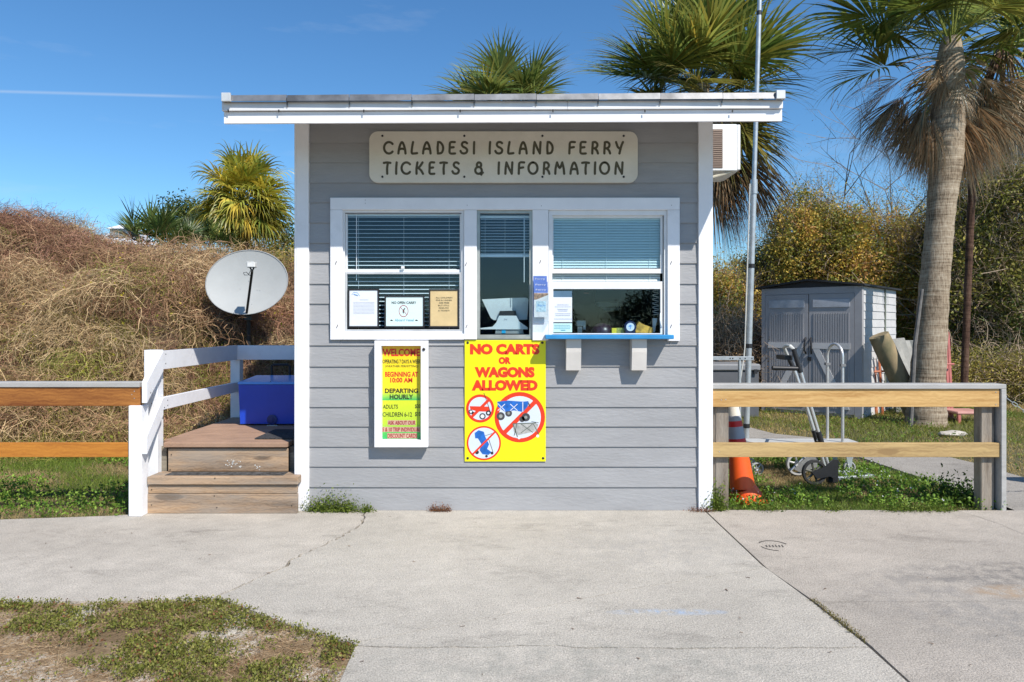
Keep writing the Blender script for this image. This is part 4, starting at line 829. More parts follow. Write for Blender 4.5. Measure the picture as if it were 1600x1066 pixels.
# ---------------------------------------------------------------- main routed sign
def stroke_letter(ch):
    A = lambda cx, cy, rx, ry, a0, a1, n=14: [(cx + rx * math.cos(R(a0 + (a1 - a0) * i / n)), cy + ry * math.sin(R(a0 + (a1 - a0) * i / n))) for i in range(n + 1)]
    L = {
     'C': [A(.58, .5, .55, .5, 42, 318, 20)], 'A': [[(.04, 0), (.10, .32), (.26, .75), (.5, 1), (.74, .75), (.90, .32), (.96, 0)], [(.12, .36), (.5, .42), (.88, .36)]],
     'L': [[(.28, 1), (.10, .5), (.06, .04), (.5, 0), (1, .03)]], 'D': [[(.18, .0), (.12, .5), (.2, 1)], [(.18, 1), (.5, .98), (.86, .72), (.94, .38), (.7, .06), (.15, .0)]],
     'E': [[(.95, 1), (.2, .97), (.10, .5), (.14, .03), (.98, .0)], [(.12, .52), (.75, .55)]], 'F': [[(.98, 1), (.25, .97), (.14, .5), (.10, 0)], [(.16, .50), (.82, .56)]],
     'S': [[(.92, .90), (.70, 1), (.36, .97), (.22, .78), (.38, .60), (.72, .48), (.94, .30), (.82, .08), (.5, 0), (.18, .06), (.03, .22)]],
     'I': [[(.8, 1), (.35, .5), (.3, 0)]], 'N': [[(.06, 0), (.10, .5), (.2, .98)], [(.2, 1), (.55, .45), (.88, .02)], [(.88, 0), (.92, .5), (.96, 1)]],
     'T': [[(.0, .96), (.5, 1), (1, .96)], [(.62, .98), (.50, .5), (.52, 0)]], 'K': [[(.2, 1), (.08, .5), (.08, 0)], [(.9, 1), (.5, .62), (.14, .48)], [(.3, .52), (.7, .3), (.96, 0)]],
     'R': [[(.06, 0), (.10, .5), (.16, .98)], [(.14, .98), (.55, 1), (.86, .82), (.78, .58), (.45, .46), (.15, .45)], [(.45, .46), (.8, .25), (.96, 0)]],
     'Y': [[(.04, 1), (.25, .6), (.5, .45)], [(.98, 1), (.75, .65), (.5, .0)]], 'O': [A(.5, .5, .5, .5, 90, 450, 24)],
     'M': [[(.04, 0), (.08, .5), (.22, .98)], [(.22, 1), (.5, .5), (.76, 1)], [(.76, .98), (.9, .5), (.96, 0)]],
     '&': [A(.48, .78, .26, .22, -60, 240, 16), A(.42, .30, .40, .30, 60, 300, 16) , [(.62, .04), (.85, -.10), (.72, -.05)], [(.60, .58), (.78, .40), (.80, .15), (.62, .04), (.95, .10)]]}
    return L[ch]
msign = thing('main_sign', 'long cream board with rounded corners reading CALADESI ISLAND FERRY TICKETS & INFORMATION', 'sign', (X(786, 5.17), -.03, Z(286, 5.17)))
sx0, sx1, sz0, sz1 = X(577, 5.16), X(996.5, 5.16), Z(285.5, 5.16), Z(205.5, 5.16); rad = .065; poly = []
for cxx, czz, a0 in ((sx1 - rad, sz1 - rad, 0), (sx0 + rad, sz1 - rad, 90), (sx0 + rad, sz0 + rad, 180), (sx1 - rad, sz0 + rad, 270)):
    for i in range(9): poly.append((cxx + rad * math.cos(R(a0 + i * 11.25)), czz + rad * math.sin(R(a0 + i * 11.25))))
obj('board', MB().prism(poly, -.040, -.014), CREAM, msign)
def stroke_mesh(pls, x0, x1, z0, z1, rw, y):
    b = MB(); W_, H_ = x1 - x0 - 2 * rw, z1 - z0 - 2 * rw
    for pl in pls:
        P = [(x0 + rw + p[0] * W_, z0 + rw + p[1] * H_) for p in pl]
        # Catmull-Rom smoothing
        Q = []
        for i in range(len(P) - 1):
            p0, p1, p2, p3 = P[max(0, i - 1)], P[i], P[i + 1], P[min(len(P) - 1, i + 2)]
            for k in range(4):
                t_ = k / 4; Q.append(tuple(.5 * (2 * p1[j] + (p2[j] - p0[j]) * t_ + (2 * p0[j] - 5 * p1[j] + 4 * p2[j] - p3[j]) * t_ ** 2 + (3 * p1[j] - p0[j] - 3 * p2[j] + p3[j]) * t_ ** 3) for j in (0, 1)))
        Q.append(P[-1])
        nrm = []
        for i in range(len(Q)):
            a, c = Q[max(0, i - 1)], Q[min(len(Q) - 1, i + 1)]; dx, dz = c[0] - a[0], c[1] - a[1]; l = math.hypot(dx, dz) or 1e-6; nrm.append((-dz / l * rw, dx / l * rw))
        left = [(Q[i][0] + nrm[i][0], Q[i][1] + nrm[i][1]) for i in range(len(Q))]; right = [(Q[i][0] - nrm[i][0], Q[i][1] - nrm[i][1]) for i in range(len(Q))]
        yy_ = y - .0003 * len(b.v) / 60 % .001
        for i in range(len(Q) - 1): b.add([(left[i][0], y, left[i][1]), (left[i + 1][0], y, left[i + 1][1]), (right[i + 1][0], y, right[i + 1][1]), (right[i][0], y, right[i][1])], [(0, 1, 2, 3)])
        for (cx_, cz_) in (Q[0], Q[-1]): b.add([(cx_ + rw * math.cos(2 * math.pi * k / 12), y - .0004, cz_ + rw * math.sin(2 * math.pi * k / 12)) for k in range(12)], [tuple(range(12))])
        y -= .0002
    return b
rows = [(241.9, 220.4, [('C', 203, 330, 0), ('A', 365, 480, 0), ('L', 517, 608, 0), ('A', 645, 765, 0), ('D', 805, 908, 0), ('E', 945, 1040, 0), ('S', 1072, 1182, 0), ('I', 1225, 1258, 0), ('I', 1403, 1440, 0), ('S', 1468, 1580, 0),
          ('L', 50, 138, 1), ('A', 178, 293, 1), ('N', 335, 450, 1), ('D', 487, 588, 1), ('F', 740, 838, 1), ('E', 868, 962, 1), ('R', 1003, 1102, 1), ('R', 1140, 1240, 1), ('Y', 1275, 1385, 1)]),
        (273.6, 252.2, [('T', 203, 305, 0), ('I', 340, 378, 0), ('C', 402, 528, 0), ('K', 568, 678, 0), ('E', 717, 805, 0), ('T', 845, 947, 0), ('S', 980, 1087, 0), ('&', 1240, 1360, 0), ('I', 1505, 1540, 0),
          ('N', 15, 130, 1), ('F', 165, 262, 1), ('O', 283, 412, 1), ('R', 452, 550, 1), ('M', 583, 720, 1), ('A', 757, 873, 1), ('T', 893, 997, 1), ('I', 1035, 1070, 1), ('O', 1097, 1225, 1), ('N', 1265, 1382, 1)])]
for pb, pt, ls in rows:
    for ch, a, c, k in ls:
        x0 = X((570, 785)[k] + a / 7.273, 5.16); x1 = X((570, 785)[k] + c / 7.273, 5.16)
        obj('letter', stroke_mesh(stroke_letter(ch), x0, x1, Z(pb, 5.16), Z(pt, 5.16), .0088, -.0408), INK, msign, fix=False)
for px in (597.5, 725.5, 847.5, 974.5):
    for py in (212.5, 276.5): obj('bolt', MB().lathe([(.0085, 0), (.0085, .003), (.005, .006)], (X(px, 5.16), -.040, Z(py, 5.16)), (0, -1, 0), 10), BLACKP, msign)

# ---------------------------------------------------------------- WELCOME notice in its white case
RED = mat('print_red', (.62, .02, .015), .5, .02); BLK = mat('print_black', (.012, .018, .012), .5, .02); DRED = mat('print_dark_red', (.32, .012, .02), .5, .02); PINK = mat('print_pale_pink', (.55, .35, .25), .5, .02)
wc = thing('notice_case', 'white shallow case under the left window holding the yellow and green WELCOME notice', 'notice board', (X(626, 5.13), -.08, Z(699, 5.13)))
DW = 5.11; wx0, wx1, wz0, wz1 = X(585, DW), X(668.5, DW), Z(699, DW), Z(532.5, DW); ix0, ix1, iz0, iz1 = X(595.5, DW), X(657.5, DW), Z(688, DW), Z(540.5, DW)
for bx in ((wx0, ix0, wz0, wz1), (ix1, wx1, wz0, wz1), (ix0, ix1, wz0, iz0), (ix0, ix1, iz1, wz1)): obj('frame_board', MB().box(bx[0], bx[1], -.088, -.0345, bx[2], bx[3], bev=.0), WHITE, wc)
obj('backing', MB().box(wx0 + .003, wx1 - .003, -.034, -.0135, wz0 + .002, wz1 - .003), WHITE, wc)
def notice_mat():
    m = bpy.data.materials.new('notice_print'); m.use_nodes = True; t = m.node_tree; bs = t.nodes['Principled BSDF']; bs.inputs['Roughness'].default_value = .4
    tcn = N(t, 'ShaderNodeNewGeometry'); s = N(t, 'ShaderNodeSeparateXYZ'); t.links.new(tcn.outputs[0], s.inputs[0]); mr = N(t, 'ShaderNodeMapRange', inp={'From Min': iz0, 'From Max': iz1}); t.links.new(s.outputs[2], mr.inputs[0])
    r = N(t, 'ShaderNodeValToRGB'); t.links.new(mr.outputs[0], r.inputs[0]); es = r.color_ramp.elements
    st = [(0, (.02, .36, .10)), (.09, (.10, .48, .08)), (.16, (.42, .62, .04)), (.40, (.62, .70, .03)), (.413, (.60, .68, .03)), (.416, (.03, .42, .10)), (.47, (.35, .62, .06)), (.52, (.80, .66, .02)), (.85, (.85, .64, .015)), (1, (.72, .42, .02))]
    es[0].position, es[0].color = 0, (*st[0][1], 1); es[1].position, es[1].color = 1, (*st[-1][1], 1)
    for p, c in st[1:-1]: k = es.new(p); k.color = (*c, 1)
    t.links.new(r.outputs[0], bs.inputs[0]); return m
obj('notice_sheet', MB().box(ix0 + .0005, ix1 - .0005, -.0385, -.0345, iz0 + .001, iz1 - .001), notice_mat(), wc)
def WT(s, a, c, d, e_, m, bold=0.):
    k = 5.165; return text('lettering', s, X(580 + a / 6.27, k), X(580 + c / 6.27, k), Z(535 + e_ / 6.27, k), Z(535 + d / 6.27, k), -.0388, m, wc, bold)
WT('WELCOME', 112, 478, 62, 136, RED, .035); WT('OPERATING 7 DAYS A WEEK', 113, 484, 168, 208, BLK, .02); WT('(WEATHER PERMITTING)', 138, 462, 224, 250, BLK, .0)
WT('BEGINNING AT', 137, 460, 288, 338, RED, .03); WT('10:00 AM', 187, 404, 346, 394, RED, .03); WT('DEPARTING', 135, 460, 452, 497, BLK, .03); WT('HOURLY', 182, 412, 510, 557, BLK, .03)
WT('ADULTS', 116, 262, 610, 650, BLK, .01); WT('$20', 430, 484, 606, 650, BLK, .01); WT('CHILDREN 6-12', 113, 400, 684, 728, BLK, .01); WT('$10', 430, 484, 680, 728, BLK, .01)
for s, a, c, d, e_ in (('ASK ABOUT OUR', 165, 435, 768, 806), ('5 & 10 TRIP INDIVIDUAL', 112, 484, 833, 873), ('DISCOUNT CARDS', 162, 450, 894, 936)):
    k = 5.165; obj('text_band', MB().box(X(580 + (a - 4) / 6.27, k), X(580 + (c if c < 480 else 480) / 6.27, k), -.03870, -.0383, Z(535 + (e_ + 5) / 6.27, k), Z(535 + (d - 5) / 6.27, k)), PINK, wc); WT(s, a, c, d, e_, DRED, .012).location.y -= .0006
obj('case_lock', MB().lathe([(.011, 0), (.011, .006), (.006, .009)], (X(662, 5.1), -.088, Z(546, 5.1)), (0, -1, 0), 12), STEELD, wc)

# ---------------------------------------------------------------- NO CARTS sign
cs = thing('warning_sign', 'bright yellow metal sign reading NO CARTS OR WAGONS ALLOWED with three crossed-out pictures', 'sign', (X(789, 5.18), -.02, Z(720, 5.18)))
YEL = mat('sign_yellow', (.80, .74, .005), .35, .02, 4); SRED = mat('sign_red', (.70, .04, .01), .4, .03, 5); PALE = mat('sign_pale_blue', (.60, .66, .73), .45, .02); SBLUE = mat('picture_blue', (.01, .13, .50), .5, .2, 30); SGREY = mat('picture_grey', (.30, .31, .29), .5, .2, 30); SBLK = mat('picture_black', (.02, .02, .025), .5); SWH = mat('picture_white', (.8, .8, .8), .5)
DS = 5.18
def SX(a): return X(560 + a / 4.847, DS)
def SZ(a): return Z(520 + a / 4.847, DS)
obj('sign_plate', MB().box(SX(805), SX(1419), -.0205, -.0175, SZ(975), SZ(55)), YEL, cs)
for s, a, c, d, e_ in (('NO CARTS', 845, 1372, 84, 166), ('OR', 1062, 1155, 184, 238), ('WAGONS', 880, 1335, 259, 340), ('ALLOWED', 857, 1358, 358, 440)): text('lettering', s, SX(a), SX(c), SZ(e_), SZ(d), -.0208, SRED, cs, .07)
def disc(cx_, cz_, r, y, m, name, n=40): 
    x, z, rr = SX(cx_), SZ(cz_), r / 4.847 * DS / F; return obj(name, MB().add([(x + rr * math.cos(2 * math.pi * i / n), y, z + rr * math.sin(2 * math.pi * i / n)) for i in range(n)], [tuple(range(n))]), m, cs, fix=False)
def flat(name, polys, y, m):
    b = MB()
    for p in polys: b.add([(SX(a), y, SZ(c)) for a, c in p], [tuple(range(len(p)))])
    return obj(name, b, m, cs, fix=False)
def ln(a, c, d, e_, w_):
    dx, dy = d - a, e_ - c; l = math.hypot(dx, dy); nx, ny = -dy / l * w_ / 2, dx / l * w_ / 2; return [(a + nx, c + ny), (d + nx, e_ + ny), (d - nx, e_ - ny), (a - nx, c - ny)]
def circ(cx_, cy_, r, n=16): return [(cx_ + r * math.cos(2 * math.pi * i / n), cy_ + r * math.sin(2 * math.pi * i / n)) for i in range(n)]
for (cx_, cz_, r, t_) in ((922, 574, 107, 20), (1222, 640, 191, 31), (950, 836, 130, 13)):
    disc(cx_, cz_, r, -.0210, SRED, 'prohibition_ring'); disc(cx_, cz_, r - t_, -.0213, PALE, 'prohibition_disc')
    q = (r - t_ / 2) * .72; flat('prohibition_slash', [ln(cx_ - q, cz_ + q * 1.0, cx_ + q, cz_ - q * 1.0, t_ * 1.05)], -.0222 if r != 191 else -.0217, SRED)
flat('picture', [[(843, 556), (990, 560), (998, 598), (900, 596), (848, 580)]], -.0218, SRED); flat('picture', [circ(940, 633, 24), circ(985, 608, 20), circ(850, 598, 16), circ(868, 610, 12), ln(950, 455, 1000, 600, 4)], -.0219, SBLK); flat('picture', [circ(940, 633, 15), circ(985, 608, 9), circ(852, 598, 9)], -.0221, SWH)
flat('picture', [circ(1078, 632, 31), circ(1138, 610, 26), circ(1268, 640, 32), circ(1240, 655, 22), ln(1280, 520, 1300, 560, 10)], -.0219, mat('picture_dark_grey', (.06, .06, .065), .5)); flat('picture', [circ(1078, 632, 14), circ(1138, 610, 10), circ(1268, 640, 12)], -.0220, SGREY)
flat('picture', [[(1052, 522), (1130, 514), (1245, 522), (1288, 518), (1282, 560), (1245, 600), (1180, 588), (1110, 598), (1056, 560)]], -.02205, SBLUE); flat('picture', [ln(1055, 535, 1110, 590, 5), ln(1055, 590, 1110, 540, 5), ln(1150, 540, 1205, 590, 5), ln(1150, 590, 1205, 540, 5), ln(1245, 525, 1245, 600, 6)], -.0221, SWH)
flat('picture', [[(1170, 690), (1340, 682), (1362, 695), (1350, 745), (1210, 775), (1175, 745)]], -.02205, mat('picture_light_grey', (.42, .42, .40), .5, .2, 30)); flat('picture', [ln(1170, 690, 1205, 790, 7), ln(1200, 690, 1180, 780, 6), ln(1230, 690, 1320, 755, 5), ln(1230, 760, 1320, 690, 5), ln(1325, 690, 1365, 770, 6), ln(1170, 690, 1345, 683, 7), ln(1310, 672, 1365, 682, 4)], -.0221, mat('picture_frame_green_grey', (.09, .11, .09), .5)); flat('picture', [circ(1217, 795, 12), circ(1188, 785, 9), circ(1358, 782, 11)], -.0222, SWH)
flat('picture', [[(880, 760), (910, 738), (950, 750), (962, 790), (990, 845), (975, 880), (1010, 905), (985, 925), (940, 920), (918, 890), (930, 840), (905, 800), (885, 800)]], -.02175, SBLUE); flat('picture', [ln(985, 800, 1020, 905, 4), ln(960, 780, 1040, 755, 3), circ(898, 905, 15), circ(1012, 912, 11), circ(970, 935, 10)], -.0219, SBLK)
for a, c in ((828, 76), (1393, 76), (828, 950), (1399, 950)): obj('bolt', MB().lathe([(.0095, 0), (.0095, .002), (.0045, .005)], (SX(a), -.0205, SZ(c)), (0, -1, 0), 12), STEELD, cs)

# ---------------------------------------------------------------- notices inside the left window
def notice(label, x0, x1, y0, y1, fr, paper, lines, k=5.19):
    t = thing('framed_notice', label, 'notice', (X((x0 + x1) / 2, k), -.005, Z(y1, k))); a, c, d, e_ = X(x0, k), X(x1, k), Z(y1, k), Z(y0, k); f = .011
    if fr: obj('frame', frame_rect(a, c, d, e_, f, -.014, -.005), BLACKP, t)
    obj('sheet', MB().box(a + .002, c - .002, -.010, -.006, d + .002, e_ - .002), paper, t)
    for ln_ in lines:
        s, xa, xb, ya, yb, m, bo = ln_; text('lettering', s, X(xa, k), X(xb, k), Z(yb, k), Z(ya, k), -.0103, m, t, bo)
    return t
PAPW = mat('paper_white', (.70, .74, .80), .6, .02); PAPG = mat('paper_pale_green', (.62, .76, .76), .6, .02); PAPT = mat('paper_tan', (.62, .47, .24), .6, .08, 6); FAINT = mat('print_faint_grey', (.36, .38, .44), .6); TEAL = mat('print_teal', (.05, .35, .45), .6); PBLUE = mat('print_blue', (.15, .35, .70), .6)
Zm = lambda a: 430 + a / 8.42; Xm = lambda a: 535 + a / 8.42
def fl(rows_, x0, x1, ya, yb, m=FAINT):
    out = []
    for i in range(rows_): out.append(('lorem ipsum'[:0] + 'i' * 38, Xm(x0), Xm(x1), Zm(ya + (yb - ya) * i / rows_), Zm(ya + (yb - ya) * (i + .45) / rows_), m, 0.))
    return out
n1 = notice('framed white letter with a small blue logo, leftmost in the left window', Xm(74), Xm(482), Zm(180), Zm(690), True, PAPW, fl(9, 145, 420, 355, 520) + fl(1, 230, 345, 322, 338))
k = 5.19; obj('logo', MB().tube([(X(Xm(125), k), -.0108, Z(Zm(260), k)), (X(Xm(150), k), -.0108, Z(Zm(225), k)), (X(Xm(200), k), -.0108, Z(Zm(232), k)), (X(Xm(228), k), -.0108, Z(Zm(275), k))], .0016, 5).tube([(X(Xm(150), k), -.0108, Z(Zm(250), k)), (X(Xm(205), k), -.0108, Z(Zm(268), k))], .0035, 5), PBLUE, n1)
n2 = notice('framed pale notice reading NO OPEN CARRY Aboard Vessel, middle of the left window', Xm(555), Xm(1080), Zm(268), Zm(690), True, PAPG, [('NO OPEN CARRY', Xm(648), Xm(972), Zm(346), Zm(380), BLK, .02), ('Aboard Vessel', Xm(690), Xm(940), Zm(574), Zm(608), TEAL, 0.)])
b = MB()
for i in range(28):
    a, c = 2 * math.pi * i / 28, 2 * math.pi * (i + 1) / 28; f = lambda r, q: (X(Xm(805 + r * math.cos(q)), k), -.0105, Z(Zm(474 + r * 1.25 * math.sin(q)), k)); b.add([f(56, a), f(56, c), f(63, c), f(63, a)], [(0, 1, 2, 3)])
b.add([(X(Xm(q[0]), k), -.0106, Z(Zm(q[1]), k)) for q in ln(765, 425, 848, 522, 6)], [(0, 1, 2, 3)]); obj('prohibition_ring', b, DRED, n2, fix=False)
obj('pistol_symbol', MB().add([(X(Xm(q[0]), k), -.0104, Z(Zm(q[1]), k)) for q in ((822, 430), (828, 440), (812, 462), (818, 470), (806, 480), (810, 502), (795, 504), (792, 478), (800, 455))], [tuple(range(9))]), BLK, n2, fix=False)
for q in (650, 978): obj('small_emblem', MB().add([(X(Xm(q + a), k), -.0104, Z(Zm(594 + c), k)) for a, c in ((-22, 10), (-14, -8), (4, -8), (10, 2), (22, 10))], [tuple(range(5))]), BLK, n2, fix=False)
notice('framed tan notice about children under five, rightmost in the left window', Xm(1138), Xm(1535), Zm(185), Zm(690), True, PAPT, [(s, Xm(a), Xm(c), Zm(d - 9), Zm(d + 9), BLK, 0.) for s, a, c, d in (('ALL CHILDREN', 1228, 1446, 298), ('FIVE & UNDER', 1232, 1440, 332), ('ARE FREE', 1268, 1406, 366), ('BUT STILL', 1260, 1408, 400), ('REQUIRE', 1270, 1398, 434), ('A TICKET!', 1258, 1412, 468))])
# sheets in the service window (region scale 8.42, origin 855,425)
Xs = lambda a: 855 + a / 8.42; Zs = lambda a: 425 + a / 8.42; k = 5.185
def sheet(label, a, c, d, e_, paper, lines, hdr=None):
    t = thing('taped_sheet', label, 'notice', (X(Xs((a + c) / 2), k), -.006, Z(Zs(e_), k))); obj('sheet', MB().box(X(Xs(a), k), X(Xs(c), k), -.009, -.0065, Z(Zs(e_), k), Z(Zs(d), k)), paper, t)
    for (xa, xb, y_, m) in lines: text('lettering', 'iiiniimiiiniiiimiiniiimiii', X(Xs(xa), k), X(Xs(xb), k), Z(Zs(y_ + 8), k), Z(Zs(y_ - 6), k), -.0092, m, t)
    if hdr: obj('header_band', MB().box(X(Xs(a), k), X(Xs(c), k), -.0093, -.0088, Z(Zs(hdr[1]), k), Z(Zs(hdr[0]), k)), hdr[2], t)
    return t
sheet('white printed sheet with a dark blue header taped at the left of the service window', 80, 328, 250, 662, PAPW, [(130, 282, 432, FAINT), (100, 310, 458, FAINT), (135, 275, 490, FAINT), (145, 265, 512, FAINT), (105, 305, 548, FAINT), (110, 300, 572, FAINT), (90, 325, 618, FAINT)], (250, 332, mat('slate_blue_print', (.08, .16, .24), .5)))
sheet('small pale green sheet below the white one in the service window', 82, 328, 676, 795, mat('paper_mint', (.55, .76, .70), .6, .03), [(95, 300, 700, TEAL), (95, 310, 722, TEAL), (92, 300, 744, TEAL), (180, 240, 766, TEAL)])
# brochure holder on the mullion (region 740,320 scale 4.96)
Xh = lambda a: 740 + a / 4.96; Zh = lambda a: 320 + a / 4.96; k = 5.13
bh = thing('brochure_holder', 'clear plastic brochure holder with blue leaflets on the white post between the windows', 'brochure holder', (X(Xh(520), k), -.08, Z(Zh(918), k)))
obj('clear_box', frame_rect(X(Xh(463), k), X(Xh(582), k), Z(Zh(918), k), Z(Zh(690), k), .004, -.088, -.036).box(X(Xh(468), k), X(Xh(578), k), -.088, -.086, Z(Zh(912), k), Z(Zh(690), k)), ACRYL, bh)
LB = mat('leaflet_blue', (.10, .18, .50), .45, .1, 20)
for i, (a, c, d, e_) in enumerate(((463, 568, 552, 600), (466, 574, 597, 642), (468, 576, 637, 682))):
    obj('leaflet', MB().box(X(Xh(a), k), X(Xh(c), k), -.060 - i * .006, -.058 - i * .006, Z(Zh(870), k), Z(Zh(d), k)), LB, bh)
    yy_ = -.0605 - i * .006; text('lettering', 'Ferry', X(Xh(a + 14), k), X(Xh(c - 14), k), Z(Zh(d + 32), k), Z(Zh(d + 16), k), yy_, mat('print_pale', (.65, .7, .8), .5), bh)
obj('leaflet_cover', MB().box(X(Xh(468), k), X(Xh(576), k), -.0755, -.0735, Z(Zh(872), k), Z(Zh(684), k)), mat('leaflet_white', (.70, .72, .74), .45, .1, 25), bh)
obj('cover_picture', MB().add([(X(Xh(a), k), -.0758, Z(Zh(c), k)) for a, c in ((468, 686), (576, 686), (576, 700), (490, 735), (468, 738))], [tuple(range(5))]), mat('leaflet_brown', (.42, .26, .18), .5, .4, 60), bh, fix=False)
obj('cover_picture', MB().box(X(Xh(485), k), X(Xh(560), k), -.0765, -.0757, Z(Zh(830), k), Z(Zh(748), k)), mat('leaflet_pale_blue', (.5, .68, .78), .5, .2, 60), bh)
text('lettering', 'Ferry', X(Xh(497), k), X(Xh(560), k), Z(Zh(795), k), Z(Zh(772), k), -.0768, PBLUE, bh)

# point of sale screen in the middle window
k = 5.4; pos = thing('ticket_screen', 'white point of sale screen seen from behind in the narrow middle window', 'screen', (X(790, k), .2, Z(522, k)))
WHP = mat('white_device_plastic', (.62, .63, .62), .35, .03, 5)
q = [(66, 735), (298, 724), (410, 722), (425, 735), (415, 890), (380, 893), (160, 895), (135, 880)]
obj('screen_back', MB().prism([(X(Xh(a), k), Z(Zh(c), k)) for a, c in q], .16, .185), WHP, pos)
obj('neck', MB().prism([(X(Xh(a), k), Z(Zh(c), k)) for a, c in ((205, 825), (325, 822), (335, 862), (195, 862))], .13, .16), BLACKP, pos)
obj('base', MB().prism([(X(Xh(a), k), Z(Zh(c), k)) for a, c in ((200, 862), (330, 862), (352, 905), (415, 950), (418, 965), (55, 965), (60, 955), (150, 945), (178, 915))], .06, .128), WHP, pos)
text('lettering', 'Jia', X(Xh(233), 5.26), X(Xh(260), 5.26), Z(Zh(898), 5.26), Z(Zh(882), 5.26), .059, FAINT, pos)
obj('stand', MB().prism([(X(Xh(a), k), Z(Zh(c), k)) for a, c in ((175, 966), (380, 966), (385, 998), (170, 998))], .07, .13), mat('grey_stand', (.3, .3, .29), .5), pos)
obj('blue_sticker', MB().box(X(Xh(218), 5.27), X(Xh(248), 5.27), .0675, .0695, Z(Zh(996), 5.27), Z(Zh(968), 5.27)), mat('cyan_sticker', (.02, .38, .65), .4), pos)
# things on the sill of the service window (photo region origin 855,425 scale 8.42)
k = 5.26; S0 = Z(522.0, k); yk = .06
o = obj('mesh_dome', MB().lathe([(.085, 0), (.083, .018), (.070, .045), (.045, .066), (.0, .076)], (X(Xs(745), k), yk + .09, S0 + .008), (0, 0, 1), 20), mat('dark_purple_plastic', (.03, .014, .03), .35, .3, 40), None, True); tag(o, 'dark dome shaped bowl on the sill, left of the yellow box', 'bowl')
o = obj('card_box', MB().box(X(Xs(850), k), X(Xs(912), k), yk, yk + .03, S0, S0 + .044, bev=.002), mat('yellow_card', (.75, .62, .04), .5, .05, 30), None); tag(o, 'tiny bright yellow box on the sill beside the dark bowl', 'box')
o = obj('card_box', MB().box(X(Xs(912), k), X(Xs(1025), k), yk + .02, yk + .05, S0, S0 + .046, bev=.002), mat('olive_yellow_card', (.38, .40, .10), .5, .3, 50), None); tag(o, 'olive green card box on the sill just left of the round clock', 'box')
ck = thing('clock', 'small round navy desk clock with a white face on the ticket sill', 'clock', (X(Xs(1090), k), yk, S0))
cx_, cz_ = X(Xs(1090), k), Z(Zs(725), k); obj('case', MB().lathe([(.042, 0), (.046, .006), (.046, .03), (.035, .032)], (cx_, yk + .02, cz_), (0, -1, 0), 24), mat('navy_plastic', (.012, .02, .07), .35), ck, True)
obj('foot', MB().box(cx_ - .035, cx_ + .035, yk - .012, yk + .02, S0 - .002, cz_ - .028), mat('navy_plastic', (0, 0, 0)), ck)
obj('dial', MB().lathe([(.031, 0), (.031, .002)], (cx_, yk - .012, cz_), (0, -1, 0), 24), PAPW, ck); obj('emblem', MB().add([(cx_ - .003, yk - .0155, cz_ - .016), (cx_ + .002, yk - .0155, cz_ - .016), (cx_ + .003, yk - .0155, cz_ + .004), (cx_ + .016, yk - .0155, cz_ + .008), (cx_ + .006, yk - .0155, cz_ + .012), (cx_ - .002, yk - .0155, cz_ + .018), (cx_ - .008, yk - .0155, cz_ + .010), (cx_ - .016, yk - .0155, cz_ + .004), (cx_ - .002, yk - .0155, cz_ + .002)], [tuple(range(9))]), PBLUE, ck, fix=False)
b = MB(); pts_ = [(1165, 800), (1160, 740), (1185, 690), (1210, 655), (1235, 672), (1290, 700), (1330, 712), (1390, 735), (1395, 780), (1385, 805)]
b.prism([(X(Xs(a), k), Z(Zs(c), k)) for a, c in pts_], yk + .0, yk + .05); o = obj('paper_bag', b, mat('crumpled_orange_paper', (.72, .40, .06), .6, .35, 22, .8, 30), None); tag(o, 'crumpled orange and yellow bag on the sill right of the round clock', 'bag')
o = obj('card_reader', MB().prism([(X(Xs(a), k), Z(Zs(c), k)) for a, c in ((1398, 610), (1455, 608), (1458, 640), (1440, 700), (1430, 795), (1400, 795))], yk + .03, yk + .055), WHP, None); tag(o, 'narrow white card standing at the far right of the service window', 'card')
kk = 5.5; o = obj('counter_device', MB().box(X(Xs(380), kk), X(Xs(500), kk), .26, .32, Z(Zs(715), kk), Z(Zs(640), kk), bev=.004).box(X(Xs(465), kk), X(Xs(500), kk), .26, .32, Z(Zs(758), kk), Z(Zs(714), kk)).box(X(Xs(395), kk), X(Xs(455), kk), .27, .31, oz0 - .019, Z(Zs(716), kk)), mat('cream_device', (.50, .52, .47), .5), None); tag(o, 'small cream ticket printer inside the service window by the taped sheets', 'printer')
kk = 6.5; bt = thing('wall_unit', 'pale boxy cabinet on the inner wall seen through the service window', 'cabinet', (X(948, kk), 1.3, Z(488, kk)))
obj('cabinet_body', MB().box(X(935, kk), X(967, kk), 1.3, 1.55, Z(486, kk), Z(472, kk), bev=.004), mat('cabinet_white', (.75, .75, .73), .5), bt); obj('cabinet_shelf', MB().box(X(934, kk), X(963, kk), 1.29, 1.2995, Z(480.5, kk), Z(479.5, kk)), STEELD, bt)

# ---------------------------------------------------------------- air conditioner on the right wall
k = 6.3; ya = k - D0; ac = thing('air_conditioner', 'white window air conditioner jutting from the right wall under the roof edge', 'air conditioner', (1.7, ya + .2, Z(268, k)))
ax1 = X(1152, k); az0, az1 = Z(267, k), Z(194, k); ax0 = tr + .005
obj('housing', MB().box(ax0, ax1, ya, ya + .5, az0, az1, bev=.006), mat('ac_white', (.78, .78, .76), .4, .03, 5, dirt=.12), ac)
obj('housing_edge', MB().box(ax1 + .001, ax1 + .03, ya + .004, ya + .5, az0 + .01, az1 - .003, bev=.004), mat('ac_white', (0, 0, 0)), ac)
for i in range(20): obj('grille_louvre', MB().box(ax0 + .004, X(1129, k), ya - .007, ya - .0005, Z(262 - i * 3.0, k), Z(260.4 - i * 3.0, k)), mat('ac_grille_brown', (.30, .22, .17), .5, .1), ac)
obj('grille_back', MB().box(ax0 + .004, X(1129, k), ya - .0004, ya + .0, Z(263, k), Z(202, k)), mat('ac_grille_dark', (.16, .11, .08), .6), ac)
